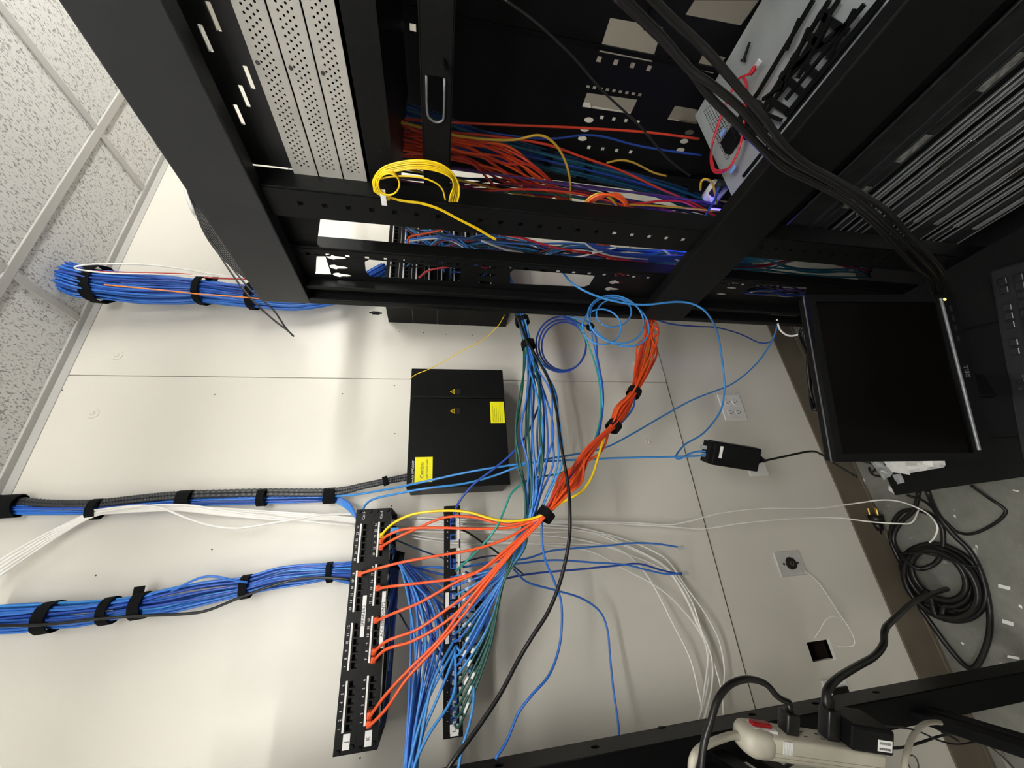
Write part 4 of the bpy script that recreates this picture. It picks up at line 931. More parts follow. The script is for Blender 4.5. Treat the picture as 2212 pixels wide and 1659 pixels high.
WR = [
 ('upper white cable running across the wall to the floor', [(900, 1118, 1.2), (1000, 1122, 1.2), (1100, 1125, 1.2), (1250, 1126, 1.2), (1350, 1128, 1.2), (1440, 1133, 1.19), (1480, 1128, 1.18), (1560, 1108, 1.17), (1650, 1098, 1.16), (1760, 1098, 1.15), (1850, 1087, 1.13), (1905, 1080, 1.09), (1950, 1085, 1.04), (2000, 1107, 1.0), (2024, 1135, .98), (2020, 1158, 1.0), (2008, 1172, 1.01)]),
 ('lower white cable running across the wall to the floor', [(900, 1124, 1.2), (1000, 1127, 1.2), (1100, 1130, 1.2), (1300, 1130, 1.2), (1440, 1137, 1.19), (1520, 1142, 1.18), (1600, 1130, 1.17), (1700, 1121, 1.16), (1800, 1118, 1.15), (1880, 1127, 1.11), (1940, 1131, 1.06), (1970, 1128, 1.04), (1985, 1100, 1.03)]),
 ('white cable of the curving group, outermost at the bottom right', [(890, 1125, 1.2), (1000, 1128, 1.2), (1150, 1132, 1.2), (1250, 1140, 1.2), (1350, 1165, 1.2), (1420, 1195, 1.19), (1450, 1220, 1.19), (1480, 1265, 1.18), (1520, 1320, 1.17), (1550, 1375, 1.16), (1562, 1420, 1.16), (1565, 1460, 1.16), (1560, 1490, 1.15), (1535, 1540, 1.12), (1520, 1570, 1.1)]),
 ('white cable of the curving group, second from outside', [(890, 1133, 1.2), (1000, 1136, 1.2), (1120, 1138, 1.2), (1250, 1145, 1.2), (1330, 1170, 1.2), (1430, 1220, 1.19), (1470, 1270, 1.18), (1500, 1330, 1.17), (1523, 1390, 1.16), (1530, 1440, 1.16), (1528, 1480, 1.15), (1518, 1530, 1.13), (1500, 1580, 1.1)]),
 ('white cable of the curving group, third from outside', [(890, 1140, 1.2), (1000, 1144, 1.2), (1150, 1150, 1.2), (1280, 1150, 1.2), (1350, 1175, 1.19), (1440, 1225, 1.18), (1490, 1290, 1.17), (1515, 1360, 1.16), (1537, 1420, 1.15), (1538, 1480, 1.15), (1525, 1540, 1.12), (1508, 1590, 1.1)]),
 ('white cable of the curving group, fourth from outside', [(890, 1148, 1.2), (1000, 1150, 1.2), (1100, 1152, 1.2), (1250, 1165, 1.2), (1350, 1195, 1.19), (1440, 1235, 1.19), (1480, 1290, 1.18), (1510, 1360, 1.17), (1530, 1410, 1.16), (1520, 1500, 1.14), (1512, 1560, 1.12)]),
 ('white cable of the curving group ending in a slanted run at the left', [(890, 1155, 1.2), (960, 1165, 1.2), (1100, 1172, 1.2), (1220, 1174, 1.2), (1320, 1182, 1.19), (1370, 1210, 1.18), (1410, 1262, 1.17), (1450, 1340, 1.16), (1490, 1420, 1.15), (1508, 1490, 1.14), (1516, 1530, 1.13), (1512, 1570, 1.12)]),
 ('white cable crossing the curving group diagonally', [(890, 1162, 1.2), (1000, 1175, 1.2), (1150, 1175, 1.2), (1270, 1190, 1.19), (1350, 1230, 1.18), (1430, 1275, 1.17), (1490, 1335, 1.17), (1530, 1400, 1.16), (1548, 1450, 1.16), (1560, 1500, 1.15), (1562, 1545, 1.14)]),
]
for lab, pl in WR: cable(lab, 'whitec', pl, .0024, name='white_cable')

# ---------------------------------------------------------------- orange drop and panel K patch cables
pK, zKc = pos['K']; pJ, zJc = pos['J']
def kpt(i, J=False): return V(((pJ if J else pK)[i - 1], PY - .012, zJc if J else zKc))
ORN = [(1, 'K', [(835, 1530), (880, 1465), (940, 1400), (1000, 1330), (1060, 1250)]), (2, 'K', [(830, 1505), (880, 1450), (950, 1380), (1010, 1300), (1070, 1230)]),
       (7, 'K', [(835, 1402), (890, 1385), (960, 1345), (1020, 1290), (1080, 1220)]), (8, 'K', [(835, 1385), (900, 1360), (960, 1320), (1030, 1265), (1085, 1210)]),
       (12, 'K', [(850, 1325), (910, 1300), (980, 1260), (1040, 1230), (1095, 1185)]), (16, 'K', [(850, 1266), (920, 1258), (990, 1248), (1050, 1225), (1110, 1180)]),
       (18, 'J', [(815, 1228), (880, 1212), (960, 1198), (1030, 1185), (1100, 1160)]), (20, 'K', [(850, 1165), (900, 1142), (960, 1118), (1020, 1117), (1085, 1132), (1130, 1128)]),
       (21, 'K', [(840, 1155), (880, 1142), (950, 1140), (1030, 1142), (1100, 1140), (1140, 1130)]), (17, 'K', [(860, 1262), (930, 1252), (1000, 1240), (1060, 1205), (1115, 1170)])]
near = [(1177, 1112), (1215, 1062), (1240, 1030), (1278, 972), (1325, 920), (1345, 885), (1369, 848), (1388, 800), (1402, 750), (1405, 712), (1402, 690), (1398, 668), (1372, 640), (1345, 600), (1325, 560), (1305, 525)]
nY = [.93, .93, .93, .935, .94, .94, .945, .95, .95, .945, .94, .925, .88, .85, .83, .82]
spread = [6, 20, 28, 22, 8, 18, 8, 20, 27, 24, 18, 18, 18, 18, 18, 18]
names = {1: 'orange patch cable in the lowest socket of panel K', 2: 'orange patch cable second from the bottom of panel K', 7: 'orange patch cable of panel K below the ACCESS POINTS strip, lower of two', 8: 'orange patch cable of panel K below the ACCESS POINTS strip, upper of two', 12: 'orange patch cable leaving the middle of panel K', 16: 'orange patch cable at the upper end of the ACCESS POINTS strip', 18: 'orange patch cable that is the only one plugged into panel J', 20: 'orange patch cable near the top of panel K without blue tape', 21: 'orange patch cable by the yellow one, wearing blue tape', 17: ''}
for k, (pn, pan, mid) in enumerate(ORN):
    s = kpt(pn if pn not in (16, 17) else pn - 1, pan == 'J')
    if pn == 17: s = kpt(15) + V((.002, -.004, 0)); continue
    n = len(mid)
    pts = [s, s + V((.0, -.018, -.001))] + [P(u, v, Y=1.0 - .07 * (i + 1) / (n + 1)) for i, (u, v) in enumerate(mid)]
    off = (k - 4.5) / 5
    for i, ((u, v), Y) in enumerate(zip(near, nY)):
        ph = off if i % 3 else off * math.cos(k * 1.7 + i)
        pts.append(P(u + ph * spread[i] * .9, v + ph * spread[i] * .35, Y=Y + .012 * math.sin(k * 2.1 + i * .4)))
    c = cable(names[pn], 'orange', pts, .0032, name='patch_cable', seg=7)
    bm = bmesh.new(); box(bm, s + V((-.0062, -.012, -.0045)), s + V((.0062, .008, .006)), .002); link('plug_boot', bm, 'orange', c)
for k in range(3):
    pts = []
    for i, ((u, v), Y) in enumerate(zip(near[:10] + near[10:], nY)):
        a = k * 1.6 + i * .5; pts.append(P(u + spread[i] * .7 * math.cos(a), v + spread[i] * .35 * math.sin(a), Y=Y - .012 + .01 * math.sin(a)))
    pts = [P(1120 + 8 * k, 1158 + 6 * k, Y=.96)] + pts
    pts = pts[1:]
    cable('extra orange patch cable in the strapped orange drop', 'orange' if k % 2 else 'rorange', pts, .0032, name='patch_cable', group='extra cables in the orange drop')
s = kpt(22)
c = cable('yellow patch cable plugged into port 22 of panel K', 'yellow', [s, s + V((0, -.02, 0)), (850, 1130, 1.0), (895, 1110, .98), (960, 1103, .96), (1010, 1106, .95), (1060, 1120, .94), (1100, 1126, .935), (1150, 1120, .93), (1180, 1108, .92), (1215, 1085, .92), (1255, 1062, .92), (1278, 1030, .925), (1293, 985, .93), (1305, 945, .935), (1325, 915, .94), (1368, 848, .945), (1400, 760, .95), (1403, 700, .94)], .0032, name='patch_cable')
bm = bmesh.new(); box(bm, s + V((-.0062, -.012, -.0045)), s + V((.0062, .008, .006)), .002); link('plug_boot', bm, 'yellow', c)
p = P(854, 1149, Y=.99); bm = bmesh.new(); box(bm, (-.011, -.004, -.004), (.008, .010, .001), .001, frame(p, (0, 0, -1), (1, 0, 0), (0, -1, 0)))
tag(link('tape_flag', bm, 'bluetape'), 'blue tape flag on the orange cable by port 21', 'tape')
for u, v, Y, lab, d_, rr in [(1178, 1112, .93, 'lowest, beside the yellow cable', (-30, 40), .0215), (1325, 921, .94, 'middle one', (-28, 36), .021), (1369, 848, .945, 'topmost, under the cabinet', (-18, 34), .021)]:
    strap('black strap round the orange cables, ' + lab, u, v, Y, rr, d_, .022, flat=1.1)

# ---------------------------------------------------------------- blue and green drop feeding panel L
def lport(i): return V((Lports[i - 1], LY - .012, zcL))
left = [(1120, 672, .90), (1130, 705, .93), (1140, 745, .94), (1146, 790, .94), (1144, 850, .93), (1140, 930, .92), (1146, 1000, .92), (1150, 1060, .94), (1142, 1120, .955)]
right = [(1122, 672, .90), (1133, 708, .93), (1142, 748, .94), (1158, 790, .94), (1182, 850, .93), (1194, 930, .92), (1190, 1000, .92), (1170, 1070, .94), (1148, 1125, .955)]
sl = [11, 9, 8, 14, 24, 30, 25, 17, 10]; sr = [11, 9, 8, 18, 28, 24, 26, 20, 10]
tgt = [1, 2, 3, 4, 5, 6, 7, 8, 9, 10, 11, 12, 13, 14, 15, 16]
M['tealgreen'] = mat('deep_green_jacket', (.015, .085, .065), .4)
for k, pn in enumerate(tgt):
    green = pn <= 5
    base, sp = (left, sl) if (green or k % 3 == 0) else (right, sr)
    off = ((k * 7) % 16 - 7.5) / 8; rr_ = random.Random(k + 40); ps = []
    for i, (u, v, Y) in enumerate(base):
        a = off + rr_.uniform(-.28, .28); ps.append(P(u + sp[i] * a, v, Y=Y + .014 * math.sin(k * 1.3 + i * .5)))
    e = lport(pn); b = P(1100 - (16 - k) * .8, 1212 + (16 - k) * 3, Y=.965); m2 = P(1124, 1172, Y=.955)
    v_e = 1555 - (pn - 1) * 20
    q = b.lerp(e, .5) + V((.004 * math.sin(k * 2), -.012, -.006 if pn > 6 else -.02))
    ps += [m2 + V((off * .01, 0, off * .012)), b, q, e + V((.008, -.030, -.014)), e + V((0, -.006, 0)), e]
    mm = 'tealgreen' if green else ('lblue' if k % 2 else 'blue')
    ords = ['first', 'second', 'third', 'fourth', 'fifth', 'sixth', 'seventh', 'eighth', 'ninth', 'tenth', 'eleventh', 'twelfth', 'thirteenth', 'fourteenth', 'fifteenth', 'sixteenth']
    c = cable('%s cable in the %s jack of panel L counted from its L label' % ('dark green' if green else 'blue', ords[pn - 1]), mm, ps, .0027, name='patch_cable')
    bm = bmesh.new(); box(bm, e + V((-.0045, -.010, -.004)), e + V((.0045, .004, .004)), .001); link('plug', bm, 'clear', c)
    w1 = (e + V((.008, -.030, -.014))).lerp(q, .12 + .25 * (k % 3) / 2); w2 = w1.lerp(q, .16)
    bm = bmesh.new(); cyl(bm, w1, w2, .0038, 8); link('label_wrap', bm, 'paper', c, True)
for k, (m, base, dx, end) in enumerate([('tealgreen', left, 14, None), ('green', left, -14, None), ('blue', right, -6, None), ('lblue', left, 0, None)]):
    ps = [P(u + dx * (sl[i] / 16), v, Y=Y + .01 * math.sin(k + i)) for i, (u, v, Y) in enumerate(base)] + [P(1112 + dx * .3, 1190, Y=.97), P(1066 + dx * .3, 1270 + 9 * k, Y=1.0), P(1026, 1330 + 18 * k, Y=1.04), P(1000, 1360 + 20 * k, Y=1.07)]
    cable('extra %s cable in the blue and green drop' % ('green' if 'green' in m else 'blue'), m, ps, .0027, group='extra green cables in the drop' if 'green' in m else 'extra blue cables in the drop')
strap('black strap round the blue and green drop, below the cabinet', 1141, 746, .94, .021, (8, 36), .022, flat=1.2)
strap('black strap round the blue and green drop, at the cabinet post', 1128, 694, .918, .022, (8, 30), .018, flat=1.2)
IND = [
 ('long black cable crossing the wall in front of panel L', 'blackc', .0040, [(1116, 680, .90), (1135, 730, .91), (1155, 765, .90), (1185, 820, .89), (1201, 880, .88), (1212, 960, .87), (1226, 1040, .86), (1231, 1100, .85), (1229, 1170, .85), (1212, 1250, .85), (1185, 1320, .85), (1150, 1375, .85), (1120, 1425, .85), (1080, 1500, .84), (1030, 1575, .83), (985, 1635, .82), (955, 1680, .82)]),
 ('light blue cable crossing the enclosure straight to the injector', 'lblue', .0030, [(722, 1072, 1.18), (770, 1068, 1.16), (830, 1058, 1.12), (900, 1044, 1.05), (1000, 1022, 1.02), (1080, 1008, 1.0), (1160, 998, 1.0), (1250, 993, 1.0), (1350, 989, 1.0), (1440, 987, 1.02), (1505, 985, 1.03), (1528, 981, 1.03)]),
 ('second blue cable ending at the hanging injector', 'lblue', .0030, [(1205, 580, .84), (1215, 588, .82), (1240, 615, .77), (1290, 640, .77), (1350, 655, .775), (1400, 658, .775), (1460, 652, .775), (1500, 658, .78), (1530, 680, .80), (1550, 720, .90), (1560, 780, 1.0), (1565, 840, 1.05), (1555, 890, 1.06), (1520, 935, 1.06), (1480, 960, 1.05), (1460, 985, 1.03), (1468, 991, 1.03), (1490, 980, 1.03), (1510, 975, 1.03), (1528, 975, 1.03)]),
 ('blue cable arcing from panel J past the orange drop to the cabinet foot', 'lblue', .0030, [(782, 1108, 1.15), (790, 1090, 1.12), (810, 1077, 1.1), (860, 1066, 1.07), (920, 1055, 1.04), (1000, 1045, 1.03), (1060, 1030, 1.02), (1120, 1008, 1.0), (1180, 992, 1.02), (1250, 980, 1.05), (1310, 966, 1.08), (1370, 935, 1.1), (1430, 900, 1.12), (1500, 862, 1.14), (1580, 830, 1.15), (1630, 790, 1.13), (1660, 750, 1.1), (1676, 715, 1.06), (1678, 690, 1.04)]),
 ('dark blue cable from the top jack of panel L up across the enclosure', 'dblue', .0030, [(978, 1125, 1.05), (984, 1100, 1.02), (1000, 1072, 1.0), (1030, 1040, .99), (1070, 1010, .98), (1110, 975, .97), (1140, 935, .96), (1155, 900, .95), (1168, 860, .95), (1166, 810, .95), (1150, 770, .95)]),
 ('mint green cable curving down to a jack of panel L', 'mint', .0028, [(984, 1234, 1.05), (1010, 1210, 1.0), (1040, 1180, .97), (1072, 1140, .95), (1090, 1100, .95), (1105, 1065, .95), (1135, 1040, .95), (1165, 1030, .96), (1210, 1022, .97), (1250, 1000, .98), (1280, 960, .98), (1297, 900, .97), (1295, 830, .96), (1280, 770, .95), (1255, 710, .93), (1235, 680, .90)]),
 ('dark blue cable hanging beside the mint green one', 'dblue', .0028, [(1205, 680, .90), (1280, 715, .93), (1290, 770, .95), (1302, 840, .96), (1300, 900, .96), (1285, 960, .95), (1250, 1010, .94), (1210, 1055, .93), (1180, 1095, .93), (1150, 1140, .93)]),
 ('lower blue cable hanging beside the orange drop', 'blue', .0028, [(1372, 850, .95), (1368, 880, .95), (1350, 905, .95), (1330, 925, .95)]),
 ('dark blue cable swinging right of the cabinet post toward the floor', 'dblue', .0028, [(1410, 688, .93), (1450, 700, .96), (1500, 705, 1.0), (1550, 708, 1.05), (1600, 722, 1.1), (1640, 740, 1.12), (1665, 738, 1.1), (1676, 725, 1.08)]),
 ('blue cable curving down and left from panel L to the rack', 'blue', .0027, [(1110, 1230, 1.0), (1140, 1258, 1.05), (1200, 1275, 1.1), (1255, 1292, 1.12), (1295, 1320, 1.13), (1312, 1360, 1.13), (1318, 1420, 1.12), (1325, 1490, 1.1), (1335, 1560, 1.08), (1338, 1600, 1.06)]),
 ('blue cable weaving down from the orange strap', 'blue', .0029, [(1172, 1120, .95), (1170, 1160, .96), (1178, 1210, .98), (1195, 1250, 1.0), (1212, 1300, 1.02), (1213, 1360, 1.02), (1205, 1410, 1.02), (1185, 1460, 1.01), (1150, 1500, 1.0), (1120, 1540, 1.0), (1095, 1600, .99), (1070, 1640, .98)]),
 ('blue cable with an unplugged clear end, upper one', 'blue', .0026, [(1000, 1225, 1.08), (1060, 1215, 1.1), (1135, 1207, 1.12), (1190, 1190, 1.13), (1260, 1183, 1.14), (1320, 1178, 1.15), (1370, 1173, 1.15), (1420, 1175, 1.15), (1466, 1182, 1.15)]),
 ('blue cable with an unplugged clear end, middle one', 'blue', .0026, [(1020, 1240, 1.08), (1080, 1225, 1.1), (1130, 1216, 1.12), (1200, 1210, 1.13), (1280, 1215, 1.14), (1350, 1220, 1.14), (1400, 1232, 1.14), (1440, 1240, 1.14), (1472, 1238, 1.14)]),
 ('blue cable with an unplugged clear end, lowest one', 'dblue', .0026, [(1040, 1265, 1.08), (1100, 1248, 1.1), (1160, 1238, 1.12), (1250, 1230, 1.13), (1330, 1222, 1.14), (1380, 1218, 1.14), (1430, 1232, 1.14), (1472, 1241, 1.14)]),
 ('thin yellow fiber jumper from the top of the enclosure to the cabinet', 'yellow', .0013, [(886, 818, 1.075), (900, 808, 1.07), (925, 798, 1.06), (960, 780, 1.05), (1010, 752, 1.03), (1045, 733, 1.02), (1075, 705, 1.0), (1090, 680, .98)]),
 ('thin navy cable behind panel L running to the rack', 'navy', .0022, [(850, 1164, 1.15), (900, 1185, 1.16), (950, 1203, 1.17), (990, 1215, 1.17), (1050, 1202, 1.17), (1085, 1205, 1.17), (1130, 1240, 1.17)]),
 ('navy cable between panels J and L', 'navy', .0022, [(835, 1290, 1.17), (860, 1320, 1.17), (885, 1362, 1.17), (915, 1392, 1.17), (945, 1413, 1.17), (962, 1420, 1.17)]),
 ('black cable behind the top end of panel L', 'blackc', .0026, [(985, 1140, 1.12), (1010, 1150, 1.12), (1040, 1170, 1.13), (1070, 1190, 1.14), (1095, 1212, 1.14)]),
]
ends = {}
for lab, m, r, pl in IND: ends[lab] = cable(lab, m, pl, r)
for (u, v, lab) in [(1472, 1184, 'small clear connector on the upper loose blue cable'), (1480, 1238, 'larger clear connector on the two lower loose blue cables')]:
    p = P(u, v, Y=1.145); bm = bmesh.new(); box(bm, p - V((.006, .004, .010)), p + V((.006, .004, .010)), .001); link('clear_connector', bm, 'clear', ends['blue cable with an unplugged clear end, ' + ('upper one' if v < 1200 else 'middle one')])
# mass of blue behind panels J and K feeding panel L and the rack
for k in range(16):
    a = k / 15
    s = P(835 + 8 * math.sin(k), 1150 + 300 * a, Y=1.12); ks = P(862 + 6 * math.sin(k * 2), 1213 + 12 * math.cos(k * 1.7), Y=1.14)
    e = P(985 + 6 * math.sin(k * 3), 1230 + 320 * ((k * 7) % 16) / 16, Y=1.10)
    mid = P(935 + 10 * math.sin(k * 1.3), 1225 + 190 * ((k * 7) % 16) / 16, Y=1.15)
    cable('blue network cable running behind panels K and L', ['blue', 'dblue', 'blue'][k % 3], [s, s.lerp(ks, .6) + V((0, .01, .0)), ks, mid, e], .0028, group='blue cables behind panels K and L')
for k in range(11):
    x1_ = 850 + 10 * math.sin(k * 1.9); b_ = 870 + 5.5 * k * .6
    lo_ = [(862, 1215), (872 + 3 * k, 1245 + 2 * k), (882 + 5.5 * k, 1300), (888 + 6.6 * k, 1360), (890 + 5.6 * k, 1420), (888 + 3.4 * k, 1500), (880 + 2.2 * k, 1590), (868 + 3.2 * k, 1680)]
    cable('blue network cable hanging between panels K and L down to the rack', ['blue', 'lblue', 'blue', 'dblue'][k % 4], [(u + 4 * math.sin(k * 3 + i), v, 1.10 - .07 * i / 7 - .012 * (k % 3)) for i, (u, v) in enumerate(lo_)], .0029, group='blue cables hanging between panels K and L')
for k, pl in enumerate([[(985, 1395), (955, 1450), (925, 1510), (905, 1570), (885, 1650), (880, 1690)], [(985, 1405), (965, 1460), (940, 1520), (915, 1580), (895, 1660)], [(982, 1400), (984, 1440), (982, 1490), (965, 1530), (930, 1580), (900, 1640), (890, 1680)], [(985, 1395), (1005, 1425), (1020, 1465), (1023, 1510), (1015, 1560), (1000, 1610), (990, 1660)], [(980, 1385), (950, 1440), (930, 1490), (918, 1550), (905, 1620), (898, 1690)]]):
    cable('bright blue cable fanning out from the middle of panel L, ' + ['outermost left', 'second from left', 'curling under the jacks', 'bulging rightward', 'centre of the fan'][k], 'lblue', [(u, v, 1.03 - .01 * i) for i, (u, v) in enumerate(pl)], .003)
for k in range(9):
    cable('black looping pair at the back of panel L', 'blackc' if k % 2 else 'navy', [(1000, 1275 + 18 * k, 1.10), (1018, 1285 + 18 * k, 1.12), (1035, 1290 + 16 * k, 1.14), (1045, 1292 + 12 * k, 1.17)], .0022, group='looping pairs behind panel L')
for k in range(7):
    cable('dark blue cable in the vertical run behind panel L', 'dblue' if k % 2 else 'blue', [(1005, 1235, 1.16), (1030 + k * 2, 1255, 1.16), (1044 + k * 1.6, 1300, 1.17), (1046 + k * 2, 1350, 1.17), (1036 + k * 2, 1400, 1.17), (1022 + k, 1440, 1.16), (1000, 1480, 1.14)], .0027, group='vertical blue run behind panel L')
strap('round black strap on the blue run behind panel L, upper', 1042, 1310, 1.165, .020, (4, 30), .022)
strap('round black strap on the blue run behind panel L, lower', 1022, 1420, 1.16, .018, (-10, 30), .02)
strap('black strap on the blue cables behind the top of panel K', 860, 1210, 1.14, .022, (30, 8), .022)
# dark service loop of blue behind panel K, along its lower edge
for k in range(7):
    cable('blue cable run tucked under the lower edge of panel K', 'dblue' if k % 3 else 'navy', [(852 + 1.5 * k, 1200, 1.13), (846 + 1.6 * k, 1280, 1.14), (842 + 1.5 * k, 1360, 1.14), (838 + 1.3 * k, 1440, 1.14), (832 + 1.2 * k, 1510, 1.14), (824 + k, 1560, 1.14), (815, 1575, 1.13)], .0027, group='blue cables under panel K')

# ---------------------------------------------------------------- coils under the cabinet post
def loop_px(cu, cv, ru, rv, Y, a0=0, a1=360, n=18, rot=0, dY=0):
    return [(u, v, Y + dY * i / n) for i, (u, v, _) in enumerate(ell(cu, cv, ru, rv, a0, a1, n, 0, 0, rot))]
coil('dark blue cable coil hanging in rings under the cabinet post', 'dblue', [sum([loop_px(1212 + 3 * k, 744 + 2 * k, 54 - 3 * k, 60 - 4 * k, .96 + .008 * k, 100 + 8 * k, 462 + 8 * k) for k in range(3)], [])], .0029)
CO = [(1330, 690, 62, 50, .4), (1338, 695, 68, 48, .5), (1300, 706, 42, 38, .2), (1326, 676, 38, 30, -.2)]
coil('light blue cable coil tied with a black strap in front of the cabinet post', 'lblue', [loop_px(cu, cv, ru, rv, .79 + .006 * k, 150, 505, 20, rt) for k, (cu, cv, ru, rv, rt) in enumerate(CO)], .0024)
strap('small black strap tying the light blue coil', 1275, 706, .80, .0095, (20, -18), .012)
cable('light blue cable running up from the tied coil', 'lblue', [(1275, 706, .80), (1285, 760, .86), (1298, 830, .93), (1302, 880, .96)], .0024)
cable('light blue lead from the tied coil into the cabinet', 'lblue', [(1278, 700, .80), (1262, 692, .84), (1240, 686, .88), (1220, 682, .92)], .0024)

# ---------------------------------------------------------------- yellow fiber coil on the cabinet rail
def xs_(pl, X): return [P(u, v, X=X) for u, v in pl]
yp = []
for k in range(6):
    o_ = k * 3.6 + .8 * math.sin(k * 5)
    yp.append(xs_([(842 - o_ * .3, 432), (815 - o_ * .2, 415), (806 + o_ * .2, 392 + o_), (822, 366 + o_ * .8), (855, 352 + o_), (900, 346 + o_), (945, 352 + o_), (975, 371 + o_ * .8), (990 - o_ * .6, 396 + o_ * .5), (992 - o_, 418), (988 - o_, 436)], .632 + .004 * ((k * 5) % 6)))
for k in range(3): yp.append(xs_([(u, v) for u, v, _ in ell(836 + k * 2, 396 + k, 27 - 2 * k, 27 - 2 * k, 20 * k, 355 + 20 * k, 16, 0, 0)], .63 - .003 * k))
yp.append(xs_([(815, 388), (850, 381), (900, 382), (935, 392), (955, 408), (962, 432)], .632))
for k in range(2): yp.append(xs_([(836, 424 + 2 * k), (870, 433 + 2 * k), (910, 438 + 2.5 * k), (950, 451 + 2.5 * k), (990, 472 + 2.5 * k), (1030, 492 + 3 * k), (1060, 510 + 3 * k), (1072, 516 + 3 * k)], .645))
yc = coil('bright yellow fiber cable coiled over the cabinet rail with a white flag', 'yellow', yp, .0015, 'Y', 'fiber_cable_coil', 'cable coil', 6)
bm = bmesh.new(); p = P(829, 432, X=.628); box(bm, (p.x - .001, p.y - .022, p.z - .005), (p.x + .001, p.y + .012, p.z + .005), .0005)
fl = link('label_flag', bm, 'plate', yc); fl['label'] = 'white label flag'
for k in range(3):
    cable('orange turn of the small loop above the cabinet rail', 'orange', xs_([(1352 + 4 * k, 466), (1350 + 3 * k, 442), (1330 + 2 * k, 425 - 3 * k), (1300, 420 + 3 * k), (1272, 434 + 4 * k), (1262 + 3 * k, 456)], .72 + .004 * k), .0028, group='orange turns of the small loop', name='patch_cable')
cable('ochre yellow turn inside the small orange loop', 'dyellow', xs_([(1336, 466), (1332, 445), (1320, 430), (1295, 418), (1268, 432), (1258, 456)], .73), .0028, name='patch_cable')
cable('second ochre turn inside the small orange loop', 'dyellow', xs_([(1340, 468), (1330, 440), (1312, 424), (1290, 420), (1265, 440), (1260, 458)], .735), .0028, name='patch_cable')
# heavy black cables hanging in front of the cabinet
HB = [
 ('heavy black cable in front of the cabinet, upper one', [(1385, -30), (1440, 30), (1500, 85), (1545, 130), (1600, 195), (1650, 255), (1695, 315), (1740, 352), (1800, 385), (1870, 425), (1920, 460), (1975, 520), (2020, 565), (2045, 605), (2052, 640)], .50),
 ('heavy black cable in front of the cabinet, middle one', [(1325, -25), (1380, 30), (1430, 80), (1490, 150), (1540, 185), (1600, 235), (1655, 300), (1705, 345), (1770, 380), (1840, 420), (1890, 462), (1940, 510), (1990, 560), (2025, 600), (2035, 640)], .505),
 ('heavy black cable in front of the cabinet, lower one', [(1330, -10), (1390, 45), (1440, 95), (1490, 150), (1530, 205), (1585, 260), (1640, 315), (1690, 362), (1750, 392), (1820, 428), (1880, 475), (1930, 525), (1975, 575), (2010, 605), (2020, 645)], .51),
]
for lab, pl, X in HB: cable(lab, 'blackc', [P(u, v, X=X + .008 * math.sin(i)) for i, (u, v) in enumerate(pl)], .0048, name='power_cable', cat='power cable', n=12)
cable('thin black cord slanting across the open cabinet', 'blackc', xs_([(1085, -5), (1160, 50), (1240, 125), (1300, 195), (1380, 270), (1440, 340), (1490, 380)], .62), .0016, name='power_cable', cat='power cable')
# red loop on the grey server
rc = coil('red patch cable looped on top of the grey server', 'red', [[P(u, v, Z=zg + .035 + .008 * k) for u, v in [(1632, 142), (1622, 158), (1608, 164), (1592, 175), (1570, 220), (1552, 265 + 5 * k), (1537, 320), (1537 + 4 * k, 360), (1550, 374 - 6 * k), (1575, 362), (1597, 320), (1607, 265), (1612 - 4 * k, 210), (1612, 180), (1604, 166)]] for k in range(2)], .0028, 'Y', 'patch_cable', 'cable')
p = P(1632, 145, Z=zg + .035); q = P(1621, 160, Z=zg + .035); d = (p - q).normalized()
t = rc
bm = bmesh.new(); cyl(bm, q, p, .0055, 10, .0065); link('plug_boot', bm, 'red', t, True)
bm = bmesh.new(); box(bm, (0, -.006, -.004), (.016, .006, .004), .001, frame(p, d, d.orthogonal(), d.cross(d.orthogonal()))); link('connector', bm, 'clear', t)

